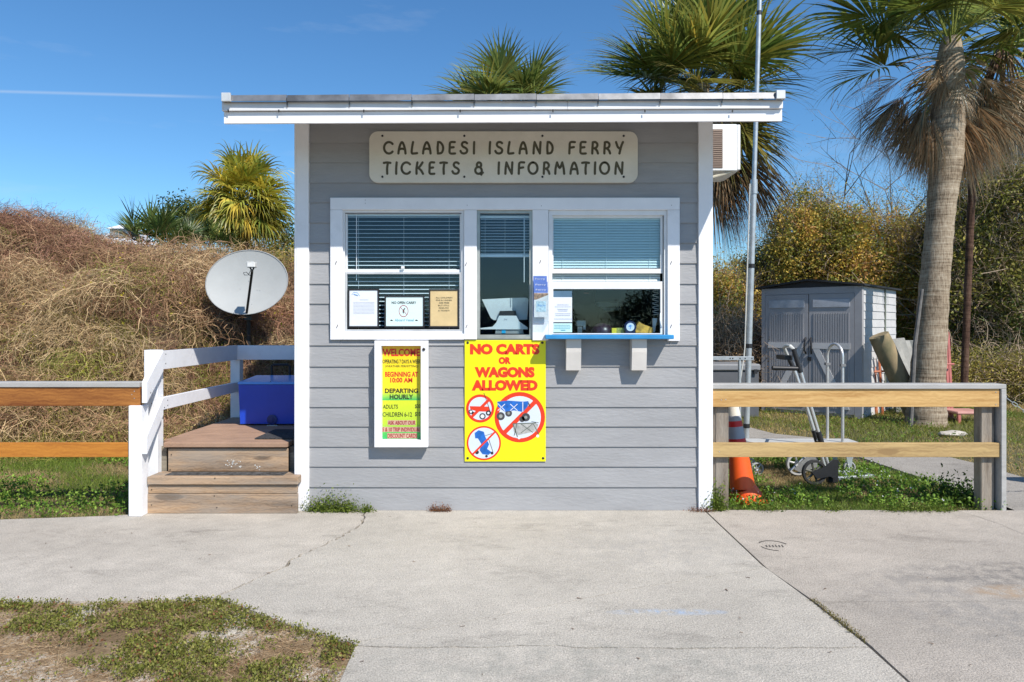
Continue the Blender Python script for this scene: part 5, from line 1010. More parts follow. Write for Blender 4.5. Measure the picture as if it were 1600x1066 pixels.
obj('support_bracket', MB().tube([(ax1 - .03, ya + .03, az0), (tr + .06, ya + .03, az0 - .13)], .012, 6).box(tr + .015, tr + .075, ya + .01, ya + .05, az0 - .13, az0 - .0), mat('bracket_cream', (.6, .56, .45), .5), ac)

# ================================================================== LEFT: deck, steps, railings, fence
PINE_W = ((.40, .27, .15), (.15, .09, .045)); STEPW = wood('weathered_step_wood', (.46, .31, .19), (.13, .08, .045), 'X', weather=.55)
deck = thing('entrance_deck', 'weathered wooden steps and low deck beside the booth door', 'deck', (-2.1, .6, 0))
dx0, dx1 = -2.665, -1.612; Zd = Z(692, 5.25); Zt = Z(744.6, 5.1)
obj('riser_board', MB().box(X(230, 5.1), X(464.5, 5.1), -.10, -.07, 0, Z(771.9, 5.1), bev=.003), STEPW, deck); obj('riser_board', MB().box(X(231, 5.1), X(464, 5.1), -.098, -.07, Z(771.3, 5.1), Z(758.2, 5.1), bev=.003), STEPW, deck)
obj('tread_board', MB().box(X(229.5, 5.08), X(465, 5.08), -.118, .055, Z(757.8, 5.08), Zt, bev=.004), STEPW, deck)
obj('tread_board', MB().box(X(229.5, 5.08), X(465, 5.08), .058, .10, Z(757.8, 5.08), Zt - .003, bev=.004), STEPW, deck)
obj('grip_strip', MB().box(-2.55, -1.68, -.07, .045, Zt, Zt + .003), mat('black_grit_strip', (.07, .07, .07), .95, .5, 30, .6, 200), deck)
obj('riser_board', MB().box(X(262, 5.27), X(450, 5.27), .075, .10, Zt, Z(701, 5.27), bev=.003), STEPW, deck)
COMP = mat('brown_composite_board', (.36, .225, .15), .7, .12, 4, .3, 60)
obj('deck_board', MB().box(X(255, 5.25), X(449, 5.25), .05, .19, Zd - .036, Zd, bev=.004), COMP, deck)
yb_ = .193; i = 0
while yb_ < 1.62: obj('deck_board', MB().box(dx0 - .02, -1.60, yb_, yb_ + .137, Zd - .036, Zd - random.uniform(0, .0015), bev=.003), COMP, deck); yb_ += .1405
obj('deck_joist', MB().box(-1.69, -1.612, .11, .15, 0, Zd - .04).box(dx0, dx0 + .04, .11, 1.6, .1, Zd - .037).box(dx0, -1.612, 1.57, 1.61, .1, Zd - .037).box(dx0 + .1, -1.63, .3, .34, .0, Zd - .037), wood('old_joist_wood', (.26, .23, .18), (.12, .10, .08), 'X'), deck)
b = MB()
for px, py, d_ in ((237, 789, 5.1), (237, 765, 5.1), (335, 775, 5.1), (339, 793, 5.1), (456, 790, 5.1), (336, 747, 5.08), (266, 734, 5.27), (268, 710, 5.27)): b.box(X(px, d_) - .003, X(px, d_) + .003, d_ - D0 - .004, d_ - D0, Z(py, d_) - .003, Z(py, d_) + .003)
obj('nail', b, STEELD, deck)
def splat(px0, py, n, s, seed):
    r = random.Random(seed); b = MB()
    for i in range(n):
        a = r.gauss(0, 1); c = r.gauss(0, .6); x = X(px0 + a * 6 * s, 5.27); z = Z(py - c * 5 * s, 5.27); w_ = r.uniform(.002, .010); h_ = r.uniform(.002, .008); b.box(x, x + w_, .0735, .0748, z, z + h_)
    return b
obj('paint_splash', splat(363, 724, 26, 1.0, 3), mat('spilt_white_paint', (.7, .7, .68), .6), deck); obj('paint_splash', splat(400, 731, 7, .8, 4), mat('spilt_white_paint', (0, 0, 0)), deck)
o = obj('door_mat', MB().box(-1.99, -1.605, .20, .66, Zd, Zd + .012, bev=.004), mat('black_grit_mat', (.045, .045, .048), .95, .6, 60, .8, 250), None); tag(o, 'dark rough door mat on the deck beside the booth', 'door mat')
# railing
rl_ = thing('deck_railing', 'white painted wooden railing around the deck, sloping down at the steps', 'railing', (-2.7, .7, 0))
W2 = WHITE2
obj('newel_post', MB().box(-2.755, -2.66, -.18, -.085, 0, Z(634, 5.03), bev=.003), W2, rl_)
obj('newel_post', MB().box(-2.765, -2.663, .05, .14, 0, Z(547, 5.27), bev=.003), W2, rl_)
obj('railing_post', MB().box(-2.70, -2.61, 1.50, 1.59, 0, Z(541, 6.72), bev=.003), W2, rl_); obj('railing_post', MB().box(-1.70, -1.615, 1.50, 1.59, 0, Z(541, 6.72), bev=.003), W2, rl_)
zt = Z(548.5, 5.25); zm = Z(621.5, 5.25)
def rail_slope(zf, zb, h):   # sloping board, seen from its inner face
    y0, y1 = -.185, .048; return MB().xprism([(y0, zf - h), (y1, zb - h), (y1, zb), (y0, zf)], -2.655, -2.618)
obj('sloping_rail', rail_slope(Z(597, 5.02), zt, .150), W2, rl_); obj('sloping_rail', rail_slope(Z(681, 5.02) + .0, zm, .130), W2, rl_)
obj('rail_board', MB().xprism([(.049, zt - .137), (1.49, zt - .137), (1.49, zt), (.049, zt)], -2.655, -2.618), W2, rl_); obj('rail_board', MB().xprism([(.049, zm - .09), (1.49, zm - .09), (1.49, zm), (.049, zm)], -2.655, -2.618), W2, rl_)
obj('rail_board', MB().box(-2.66, -1.605, 1.462, 1.499, zt - .137, zt, bev=.003), W2, rl_)
b = MB()
for yq, zq in ((.08, zt - .03), (.08, zt - .1), (.11, zm - .03), (.11, zm - .07), (-.14, zt - .30), (-.13, zt - .38), (.06, zm - .08)): b.box(-2.6185, -2.6165, yq, yq + .008, zq, zq + .008)
obj('nail', b, STEELD, rl_)
# left rail fence
ORG = wood('orange_stained_wood', (.40, .165, .04), (.15, .045, .013), 'X', grain=.8); ORG2 = wood('orange_stained_wood_light', (.52, .215, .035), (.34, .12, .02), 'X', grain=.8)
POSTW = wood('weathered_post_wood', (.33, .28, .22), (.12, .09, .065), 'Z', weather=.5, knots=True); CAP = mat('weathered_grey_cap', (.40, .39, .37), .6, .08, 5, .3, 50, dirt=.2, stretch=(1, 6, 6))
lf = thing('rail_fence', 'orange stained two rail fence with pale cap left of the steps', 'fence', (-4.5, -.12, 0))
k = 5.07
obj('top_rail', MB().box(-8, X(221, k), -.155, -.117, Z(634, k), Z(605, k), bev=.002), ORG, lf); obj('lower_rail', MB().box(-8, X(219.5, k), -.155, -.117, Z(713.5, k), Z(691.5, k), bev=.002), ORG2, lf)
obj('cap_board', MB().box(-8, X(221.5, k), -.165, -.03, Z(604.7, k), Z(597.2, k), bev=.003), CAP, lf)
for xx in (-5.15, -7.5): obj('fence_post', MB().box(xx, xx + .09, -.116, -.03, -.03, Z(605, k), bev=.004), POSTW, lf)
b = MB()
for px, py in ((213, 611), (213, 622), (209, 616), (213.5, 695)): b.box(X(px, k) - .003, X(px, k) + .003, -.157, -.155, Z(py, k) - .003, Z(py, k) + .003)
obj('nail', b, GALV, lf)
# right rail fence
YP = wood('new_pine_board', (.60, .385, .155), (.36, .185, .055), 'X', grain=.7, rough=.55); YP2 = wood('pine_board_greying', (.50, .35, .155), (.28, .18, .08), 'X', grain=.8, rough=.6)
def right_fence(label, x0, x1, group, posts, end=True, yo=0.):
    t = thing('rail_fence', label, 'fence', ((x0 + x1) / 2, yo, 0))
    obj('top_rail', MB().box(x0, x1 - .04, yo - .0, yo + .038, Z(636), Z(608), bev=.002), YP, t); obj('lower_rail', MB().box(x0 + .01, x1 - .035, yo - .0, yo + .038, Z(714.5), Z(692.5), bev=.002), YP2, t)
    obj('cap_board', MB().box(x0 - .005, x1 + (.004 if end else 0), yo - .014, yo + .13, Z(607.7), Z(600.5), bev=.003), CAP, t)
    for xx in posts: obj('fence_post', MB().box(xx, xx + .098, yo + .0385, yo + .128, -.03, Z(608.3), bev=.005), POSTW, t)
    if end: obj('end_board', MB().box(x1 - .034, x1 + .004, yo - .014, yo + .13, -.02, Z(608), bev=.003), CAP, t)
    return t
rf = right_fence('pale new pine two rail fence with grey cap right of the booth', X(1111), X(1570), None, (X(1118, 5.24), X(1533, 5.24)))
obj('tall_backing_post', MB().box(X(1112, 5.3), X(1120, 5.3), .05, .12, 0, .9), POSTW, rf)
b = MB()
for px, py in ((1127, 625), (1134, 624.5), (1124, 706), (1556, 613), (1556, 632)): b.box(X(px) - .003, X(px) + .003, -.002, 0, Z(py) - .003, Z(py) + .003)
obj('nail', b, GALV, rf)
right_fence('matching pine rail fence just outside the right edge, across the path mouth', 4.95, 7.4, None, (5.0, 7.2), False, .32)
# chain from the fence end
ch = thing('chain', 'thin steel chain hanging from the end of the right fence', 'chain', (X(1570) + .02, .06, Z(620)))
p0 = Vector((X(1571) + .01, .06, Z(617))); p1 = Vector((4.95, .33, Z(690))); me = None
for i in range(26):
    f = (i + .5) / 26; p = p0.lerp(p1, f); p.z -= .22 * math.sin(math.pi * f) * .7; f2 = f + .02; q = p0.lerp(p1, f2); q.z -= .22 * math.sin(math.pi * f2) * .7; d = (q - p).normalized()
    if me is None:
        b = MB(); b.tube([(-.028, 0, 0), (-.018, 0, .010), (.018, 0, .010), (.028, 0, 0), (.018, 0, -.010), (-.018, 0, -.010), (-.028, 0, 0)], .0032, 5, False); o = obj('chain_link', b, GALV, ch); me = o.data
    else: o = bpy.data.objects.new('chain_link', me); put(o, ch)
    o.matrix_local = ch.matrix_world.copy() if False else Matrix.Identity(4)
    o.location = p; o.rotation_euler = (R(90) * (i % 2) + .4, -math.atan2(d.z, math.hypot(d.x, d.y)), math.atan2(d.y, d.x))

# cooler
k = 6.16; yc = k - D0; c0, c1 = X(372.5, k), -1.73; zt_ = Z(601, k)
co = thing('cooler', 'royal blue wheeled cooler box with black handle standing on the deck', 'cooler', ((c0 + c1) / 2, yc + .2, Zd))
BL = mat('cooler_blue', (.01, .06, .52), .35, .05, 5, .05, 30); b = MB(); b.add([(c0 + .012, yc + .01, Zd + .012), (c1 - .012, yc + .01, Zd + .012), (c1 - .012, yc + .38, Zd + .012), (c0 + .012, yc + .38, Zd + .012), (c0, yc, zt_), (c1, yc, zt_), (c1, yc + .39, zt_), (c0, yc + .39, zt_)], [(0, 3, 2, 1), (4, 5, 6, 7), (0, 1, 5, 4), (1, 2, 6, 5), (2, 3, 7, 6), (3, 0, 4, 7)])
cb_ = obj('cooler_body', b, BL, co); b = MB(); b.add([(c0 - .006, yc - .008, zt_ + .003), (c1 + .006, yc - .008, zt_ + .003), (c1 + .006, yc + .40, zt_ + .003), (c0 - .006, yc + .40, zt_ + .003), (c0 + .0, yc, zt_ + .022), (c1 - .0, yc, zt_ + .022), (c1 - .02, yc + .38, zt_ + .055), (c0 + .02, yc + .38, zt_ + .055)], [(0, 3, 2, 1), (4, 5, 6, 7), (0, 1, 5, 4), (1, 2, 6, 5), (2, 3, 7, 6), (3, 0, 4, 7)])
obj('lid', b, mat('cooler_lid_blue', (.14, .34, .78), .35, .05, 5), co)
obj('lid_seam', MB().box(X(421, k), X(422, k), yc + .01, yc + .02, zt_ + .022, zt_ + .028), BLACKP, co)
obj('pull_handle', MB().tube([(X(424, 6.56), yc + .41, zt_), (X(424, 6.56), yc + .41, Z(572, 6.56)), (X(427, 6.56), yc + .41, Z(570, 6.56)), (X(450, 6.56), yc + .41, Z(570, 6.56)), (X(452, 6.56), yc + .41, Z(573, 6.56)), (X(452, 6.56), yc + .41, zt_)], .011, 8), BLACKP, co)
obj('drain_plug', MB().lathe([(.045, 0), (.045, .010), (.035, .012), (.018, .013), (.018, .022), (0, .023)], (X(425, k), yc + .006, Z(656, k)), (0, -1, 0), 18), mat('cooler_plug_navy', (.005, .02, .16), .4), co)
obj('drain_spout', MB().box(X(418, k), X(434, k), yc - .02, yc - .006, Z(666, k), Z(664.3, k)), WHP, co)
for xx in (c0 + .05, c1 - .07): obj('foot', MB().box(xx, xx + .04, yc + .03, yc + .35, Zd, Zd + .012), BLACKP, co)

# satellite dish
k = 9.2; yd = k - D0; dcx, dcz = X(385.5, k), Z(442, k); sd = thing('satellite_dish', 'pale grey oval satellite dish on a dark pole behind the deck', 'satellite dish', (X(388, k + .15), yd + .15, 0))
rx_, rz_ = 64 * k / F, 51 * k / F; tlt = R(14)
def dish_pt(r, a, back=0.):
    x = rx_ * r * math.cos(a); z = rz_ * r * math.sin(a) / math.cos(tlt); y = (r * r - 1) * -.07 + back; return (dcx + x, yd + y * math.cos(tlt) + z * math.sin(tlt) + .0, dcz + z * math.cos(tlt) - y * math.sin(tlt) + .01)
b = MB(); nr, na = 8, 48
for bk in (0., .012):
    base = len(b.v); b.v.append(dish_pt(0, 0, bk))
    for i in range(1, nr + 1):
        for j in range(na): b.v.append(dish_pt(i / nr, 2 * math.pi * j / na, bk))
    for j in range(na): b.f.append((base, base + 1 + j, base + 1 + (j + 1) % na))
    for i in range(nr - 1):
        for j in range(na): a_ = base + 1 + i * na; b.f.append((a_ + j, a_ + na + j, a_ + na + (j + 1) % na, a_ + (j + 1) % na))
obj('reflector', b, mat('dish_grey', (.40, .415, .41), .5, .03, 4, .1, 40, dirt=.1), sd, True)
b = MB(); b.tube([dish_pt(1.0, 2 * math.pi * j / 48) for j in range(49)], .007, 6, False); obj('reflector_rim', b, mat('dish_rim', (.34, .35, .35), .5), sd)
DK = mat('dark_steel_tube', (.035, .037, .04), .45, .1, 12, metal=.3)
obj('mast', MB().tube([(X(388.5, k + .2), yd + .2, 0), (X(388.5, k + .2), yd + .2, Z(505, k + .2)), (X(389, k + .2), yd + .16, Z(480, k + .2))], .030, 12), DK, sd, True)
arm0 = (X(390, k), yd - .10, Z(489, k)); arm1 = (X(394, k - .5), yd - .5, Z(424, k - .5)); obj('feed_arm', MB().tube([(X(389, k), yd + .06, Z(488, k)), arm0, arm1], .016, 8), DK, sd)
obj('feed_fork', MB().tube([arm1, (X(390.5, k - .5), yd - .5, Z(418, k - .5))], .010, 6).tube([arm1, (X(397, k - .5), yd - .5, Z(418, k - .5))], .010, 6), DK, sd)
obj('receiver', MB().box(X(387, k - .5), X(400, k - .5), yd - .54, yd - .46, Z(418.5, k - .5), Z(409.5, k - .5), bev=.01), mat('receiver_white', (.74, .75, .74), .4), sd)
obj('receiver_cap', MB().box(X(387.5, k - .5), X(399.5, k - .5), yd - .54, yd - .46, Z(411, k - .5) + .01, Z(409.5, k - .5) + .006), mat('receiver_white', (0, 0, 0)), sd)
obj('cable', MB().tube([(X(393, k - .5), yd - .5, Z(420, k - .5)), (X(389, k - .5), yd - .52, Z(430, k - .5)), (X(382, k - .5), yd - .5, Z(430, k - .5)), (X(379, k - .5), yd - .47, Z(426, k - .5)), (X(383, k - .5), yd - .46, Z(425, k - .5)), (X(391, k - .5), yd - .47, Z(432, k - .5))], .004, 6), BLACKP, sd)
obj('clamp', MB().box(X(370, k), X(384, k), yd - .02, yd + .12, Z(491.5, k), Z(487, k)).box(X(382, k), X(394, k), yd - .02, yd + .2, Z(500, k), Z(489, k)).lathe([(.022, 0), (.022, .05)], (X(377, k), yd, Z(487, k)), (0, 0, 1), 8), DK, sd)
for a, c in ((-.19, -.62 + .45), (.23, -.2), (.0, .08), (.15, -.66), (.3, -.22)): obj('rivet', MB().lathe([(.006, 0), (.004, .004)], tuple(np.array(dish_pt(math.hypot(a, c), math.atan2(c, a))) + (0, -.002, 0)), (0, -1, 0), 8), GALV, sd)

# ================================================================== RIGHT: mast, rack, cart, hand truck, cone, shed ...
def lin(px0, py0, px1, py1, d): return (X(px0, d), d - D0, Z(py0, d)), (X(px1, d), d - D0, Z(py1, d))
dm = 8.3; mast = thing('antenna_mast', 'tall thin galvanised mast pipe leaning slightly right of the booth', 'mast', (X(1165.5, dm), dm - D0, 0))
a = Vector((X(1165.5, dm), dm - D0, -.03)); c = Vector((X(1187, dm), dm - D0, Z(0, dm))); mid = a.lerp(c, .585)
obj('lower_pipe', MB().tube([a, mid], .035, 14), GALV, mast, True); top = a + (c - a) * 1.25; obj('upper_pipe', MB().tube([mid, top], .027, 14), GALV, mast, True)
obj('coupling', MB().tube([mid - Vector((0, 0, .12)), mid + Vector((0, 0, .05))], .042, 14), GALV, mast, True)
b = MB(); 
for f in (.04, .22, .40, .97): p = a.lerp(c, f); b.tube([p - Vector((0, 0, .025)), p + Vector((0, 0, .025))], .038 if f < .6 else .03, 12)
obj('tape_band', b, BLACKP, mast)
b = MB(); pts_ = [a.lerp(mid, f) + Vector((-.052 - .05 * math.sin(f * 9) * (f < .35), -.01, 0)) for f in np.linspace(.02, 1.0, 26)] ; b.tube(pts_, .008, 6); obj('cable', b, mat('pale_cable', (.6, .6, .56), .5), mast, True)
# galvanised rack
dr_ = 8.0; rk = thing('pipe_rack', 'galvanised channel rail on an upright beside the metal mast', 'rack', (X(1157, dr_), dr_ - D0, 0))
obj('channel', MB().box(X(1085, dr_), X(1177, dr_), dr_ - D0 - .02, dr_ - D0 + .02, Z(563, dr_), Z(557, dr_), bev=.003), GALV, rk); obj('upright', MB().tube([(X(1155.5, dr_), dr_ - D0 + .0, -.03), (X(1155.5, dr_), dr_ - D0, Z(563, dr_))], .018, 12), GALV, rk, True)
b = MB()
for px in (1155.5, 1163.5, 1174, 1144, 1140): b.box(X(px, dr_) - .006, X(px, dr_) + .006, dr_ - D0 - .022, dr_ - D0 - .02, Z(561, dr_), Z(559, dr_))
obj('slot', b, BLACKP, rk)
# storage bin
dbn = 10.6; sb_ = thing('storage_bin', 'dark grey plastic storage bin left of the shed behind the mast', 'storage bin', (X(1140, dbn), dbn - D0, -.03))
SBM = mat('bin_grey', (.10, .105, .115), .55, .08, 5); obj('bin_body', MB().box(X(1060, dbn), X(1186, dbn), dbn - D0, dbn - D0 + .7, -.03, Z(580, dbn), bev=.01), SBM, sb_); obj('bin_lid', MB().box(X(1058, dbn), X(1188, dbn), dbn - D0 - .03, dbn - D0 + .72, Z(579.7, dbn), Z(569, dbn), bev=.02), mat('bin_lid_grey', (.22, .225, .235), .5, .05), sb_); obj('latch', MB().box(X(1177, dbn), X(1182, dbn), dbn - D0 - .045, dbn - D0 - .031, Z(584, dbn), Z(577, dbn)), BLACKP, sb_)
# shed
shed = thing('storage_shed', 'grey plastic storage shed with double doors and low black roof under the palm', 'shed', (5.0, 5.6, -.03))
SC_ = Vector((X(1345, 10.4), 10.4 - D0, 0)); an = R(42); fd = Vector((-math.cos(an), math.sin(an), 0)); sdv = Vector((math.sin(an), math.cos(an), 0)); W_s, L_s, HS = 1.50, 2.0, 1.98
MS = Matrix((( -fd.x, sdv.x, 0, SC_.x), (-fd.y, sdv.y, 0, SC_.y), (0, 0, 1, -.02), (0, 0, 0, 1)))   # local: x along the front (0 = right corner, negative = left), y into the depth
SG = mat('shed_grey', (.34, .335, .345), .55, .05, 4, .1, 30, dirt=.12); SLT = mat('shed_light_grey', (.56, .555, .55), .55, .05, 4, .15, 30, dirt=.15); SDK = mat('shed_black', (.02, .02, .022), .6)
def sbx(name, x0, x1, y0, y1, z0, z1, m, parent=None): return obj(name, MB().box(x0, x1, y0, y1, z0, z1, MS), m, parent or shed)
sbx('wall', -W_s, 0, .03, L_s, 0, HS - .02, SLT)
sbx('corner_post', -.085, .02, -.01, .075, 0, HS, SG); sbx('corner_post', -W_s, -W_s + .06, -.01, .05, 0, HS, SG); sbx('lintel', -W_s + .06, -.085, -.005, .04, HS - .10, HS, SG)
nb_ = 16
for i in range(nb_):
    z0, z1 = i * HS / nb_, (i + 1) * HS / nb_; b = MB(); xq = .0005; vs = [MS @ Vector(q) for q in ((xq + .014, .076, z0 + .002), (xq + .014, L_s - .04, z0 + .002), (xq + .004, L_s - .04, z1), (xq + .004, .076, z1), (xq - .004, .076, z0 + .002), (xq - .004, L_s - .04, z0 + .002), (xq - .004, L_s - .04, z1), (xq - .004, .076, z1))]
    b.add(vs, [(0, 1, 2, 3), (5, 4, 7, 6), (0, 4, 5, 1), (3, 2, 6, 7), (0, 3, 7, 4), (1, 5, 6, 2)]); obj('siding_board', b, SLT, shed)
sbx('downpipe', .016, .028, L_s * .62, L_s * .64, .1, HS, mat('green_grey_pipe', (.22, .25, .2), .5))
for x0, x1, hside in ((-W_s + .065, -W_s / 2 - .008, 1), (-W_s / 2 + .004, -.09, -1)):
    dr = sbx('door', x0, x1, -.012, .02, .05, HS - .105, SG); w_ = x1 - x0; fx0, fx1 = x0 + .06, x1 - .06
    for i in range(15): xx = fx0 + (fx1 - fx0) * (i + .5) / 15; sbx('panel_rib', xx - .010, xx + .010, -.020, -.0125, .12, HS - .40, SG, dr)
    sbx('window_strip', fx0, fx1, -.024, -.0128, HS - .31, HS - .19, mat('shed_window_strip', (.42, .44, .48), .4), dr)
    sbx('cross_rail', fx0 - .01, fx1 + .01, -.030, -.0205, 1.03, 1.12, SLT, dr)
    b = MB(); zz0, zz1 = .12, 1.028; xa, xb = (fx0, fx1) if hside == 1 else (fx1, fx0); wv = .10; sgn = 1 if xb > xa else -1
    vs = []
    for yq in (-.0285, -.0205):
        for (xx, z_) in ((xa, zz0), (xa + sgn * wv, zz0), (xb, zz1), (xb - sgn * wv, zz1)): vs.append(MS @ Vector((xx, yq, z_)))
    b.add(vs, [(0, 1, 2, 3), (7, 6, 5, 4), (0, 4, 5, 1), (1, 5, 6, 2), (2, 6, 7, 3), (3, 7, 4, 0)]); obj('diagonal_brace', b, SLT, dr)
    hx = x1 - .035 if hside == 1 else x0 + .035; obj('door_handle', MB().tube([MS @ Vector(q) for q in ((hx, -.012, .95), (hx + .01 * hside * -1, -.05, 1.0), (hx - .012 * hside, -.055, 1.08), (hx, -.05, 1.16), (hx, -.012, 1.20))], .013, 8), BLACKP, dr, True)
sbx('padlock', -W_s / 2 - .01, -W_s / 2 + .04, -.035, -.0125, .84, .90, BLACKP)
b = MB(); ov = .07; ridge = -W_s / 2
pl = [(-W_s - ov, HS - .0), (ridge, HS + .105), (ov, HS - .0), (ov, HS + .03), (ridge, HS + .135), (-W_s - ov, HS + .03)]
vs = [MS @ Vector((p[0], -ov, p[1])) for p in pl] + [MS @ Vector((p[0], L_s + ov, p[1])) for p in pl]; n = 6; b.add(vs, [(0, 1, 4, 5), (1, 2, 3, 4), (6, 11, 10, 7), (7, 10, 9, 8)] + [(i, i + n, (i + 1) % n + n, (i + 1) % n) for i in range(n)]); obj('roof', b, SDK, shed)
b = MB(); vs = [MS @ Vector(q) for q in ((-W_s, .0, HS), (0, .0, HS), (ridge, .0, HS + .105), (-W_s, .03, HS), (0, .03, HS), (ridge, .03, HS + .105))]; b.add(vs, [(0, 1, 2), (5, 4, 3), (0, 3, 4, 1), (1, 4, 5, 2), (2, 5, 3, 0)]); obj('gable', b, SDK, shed)
# leaning things by the shed
dl = 10.2; lg = obj('log', MB().tube([(X(1373, dl), 5.0, Z(524, dl)), (X(1382, dl), 5.0, Z(543, dl)), (X(1396, dl), 5.0, Z(573, dl)), (X(1433, dl), 5.0, Z(652, dl))], .14, 18, True, [.138, .145, .140, .150]), mat('mossy_log_bark', (.38, .28, .165), .9, .3, 5, 1., 16, col2=(.15, .14, .075), stretch=(1, 1, .5)), None, True); tag(lg, 'thick mossy round log leaning against the right side of the shed', 'log')
b = MB(); d_ = 10.9
p = lambda px, py, dd=0: (X(px, d_ + dd), d_ + dd - D0, Z(py, d_ + dd)); lad = thing('orange_frame', 'thin faded orange metal frame leaning against the shed behind the log', 'metal frame', (X(1368, d_), d_ - D0, -.03))
ORP = mat('faded_orange_paint', (.55, .17, .07), .55, .2, 12); obj('side_rail', MB().tube([p(1361, 462, .3), p(1364, 520, .1), p(1370, 660)], .022, 8), ORP, lad); obj('side_rail', MB().tube([p(1372, 530, .1), p(1376, 600), p(1380, 660)], .018, 8), ORP, lad); obj('crossbar', MB().tube([p(1366, 581, -.1), p(1383, 580, -.1)], .016, 8).tube([p(1366, 610, -.05), p(1378, 609, -.05)], .014, 6), ORP, lad)
obj('tie_strap', MB().tube([p(1360, 478, .28), p(1363, 470, .28)], .035, 8), BLACKP, lad)
pk = thing('leaning_boards', 'pale weathered boards leaning between the log and the palm trunk', 'boards', (X(1410, 10.7), 5.5, -.03))
for i, (a0, a1, b0, b1) in enumerate(((1392, 530, 1440, 660), (1402, 529, 1447, 660), (1410, 533, 1452, 660))):
    d_ = 10.6 + i * .12; q = lambda px, py: (X(px, d_), d_ - D0, Z(py, d_)); b = MB(); x0, y0, z0 = q(a0, a1); x1, y1, z1 = q(b0, b1); b.add([(x0, y0, z0), (x0 + .11, y0, z0 + .01), (x1 + .11, y1, z1), (x1, y1, z1), (x0, y0 + .03, z0), (x0 + .11, y0 + .03, z0 + .01), (x1 + .11, y1 + .03, z1), (x1, y1 + .03, z1)], [(0, 1, 2, 3), (7, 6, 5, 4), (0, 4, 5, 1), (1, 5, 6, 2), (2, 6, 7, 3), (3, 7, 4, 0)]); obj('board', b, mat('pale_old_board', (.45, .45, .42), .7, .15, 5, .3, 40), pk)
d_ = 11.2; gb = obj('grey_panel', MB().box(X(1400, d_), X(1445, d_), d_ - D0, d_ - D0 + .08, -.03, Z(532, d_), bev=.005), mat('flat_grey_panel', (.20, .21, .20), .6, .08, 4), None); tag(gb, 'flat grey panel standing behind the pale boards and palm trunk', 'panel')
d_ = 9.65; ps = obj('leaning_post', MB().tube([(X(1441, d_), d_ - D0, Z(452, d_)), (X(1428, d_), d_ - D0 - .02, Z(540, d_)), (X(1421, d_), d_ - D0 - .03, Z(668, d_))], .045, 8, True, [.02, .028, .028]), mat('dark_grey_post', (.16, .15, .14), .8, .2, 12), None); tag(ps, 'slim grey wooden post leaning against the left side of the palm trunk', 'post')
pc = thing('red_slatted_chair', 'faded red slatted back of a chair standing right of the thick palm trunk', 'chair', (X(1480, 10.4), 5.2, -.03)); d_ = 10.4; PR = mat('faded_red_plastic', (.50, .16, .14), .5, .12, 8)
for i, px in enumerate((1473, 1478, 1482.5, 1487)): obj('slat', MB().xprism([(5.2, -.03), (5.23, -.03), (5.33, Z(527 - i * 1.5, d_)), (5.30, Z(527 - i * 1.5, d_))], X(px, d_), X(px + 3.6, d_)), PR, pc)
obj('back_rim', MB().tube([(X(1466, d_), 5.29, Z(526, d_)), (X(1478, d_), 5.29, Z(524, d_)), (X(1488, d_), 5.29, Z(521, d_)), (X(1484, d_), 5.29, Z(515, d_))], .018, 6).tube([(X(1466, d_), 5.19, Z(570, d_)), (X(1490, d_), 5.19, Z(569, d_))], .014, 6), PR, pc)
obj('seat', MB().box(X(1466, d_), X(1512, d_), 4.75, 5.18, .10, .14, bev=.01), mat('pink_plastic_seat', (.55, .28, .24), .5), pc); obj('leg', MB().box(X(1508, d_), X(1512, d_), 4.76, 4.80, -.03, .10), PR, pc); obj('leg', MB().box(X(1468, d_), X(1472, d_), 4.76, 4.80, -.03, .10), PR, pc)
# pale stone on the turf
for i, (px, py, s, lab) in enumerate(((1488, 678, .11, 'pale flat stone lying on the turf in front of the palm trunk'), (1500, 694, .05, 'small pale stone lying nearer the path than the flat stone'))):
    gx_, gy_ = G(px, py); bm = bmesh.new(); bmesh.ops.create_icosphere(bm, subdivisions=2, radius=s)
    for q in bm.verts: n_ = random.uniform(.8, 1.15); q.co = Vector((q.co.x * n_ * 1.5, q.co.y * n_, q.co.z * .42 * n_))
    b = MB(); bm.verts.index_update(); b.add([q.co + Vector((gx_, gy_, .0)) for q in bm.verts], [[q.index for q in f.verts] for f in bm.faces]); bm.free(); o = obj('stone', b, mat('limestone', (.5, .46, .40), .85, .12, 9, .6, 30), None); tag(o, lab, 'stone')

# platform cart
k = 6.5; yp = k - D0; Zp = Z(692, k); pcx0, pcx1 = X(1172, k), X(1346, k)
pc_ = thing('platform_cart', 'low flat platform cart with a tall looped aluminium handle behind the fence', 'cart', ((pcx0 + pcx1) / 2, yp + .2, -.03))
obj('platform', MB().box(pcx0, pcx1, yp, yp + .25, Zp - .035, Zp, bev=.01), mat('cart_white_deck', (.50, .50, .48), .5, .08, 6, dirt=.3), pc_)
hx0 = X(1319, k); h0 = Vector((hx0, yp + .03, Zp)); h1 = Vector((hx0 - .05, yp + .235, Zp)); ht = Z(533, k) - .03
pts_ = [h0, Vector((h0.x, h0.y, ht - .12))] + [Vector((h0.x + (h1.x - h0.x) * (1 - math.cos(a_)) / 2, h0.y + (h1.y - h0.y) * (1 - math.cos(a_)) / 2, ht - .12 + .12 * math.sin(a_))) for a_ in np.linspace(.2, math.pi - .2, 9)] + [Vector((h1.x, h1.y, ht - .12)), h1]
obj('push_handle', MB().tube(pts_, .014, 12), ALU, pc_, True)
for q in (h0, h1): obj('handle_clip', MB().box(q.x - .022, q.x + .022, q.y - .022, q.y + .022, Z(571, k) - .012, Z(571, k) + .012), mat('clip_grey', (.2, .2, .2), .5), pc_)
WG = mat('grey_wheel_tyre', (.42, .42, .41), .6)
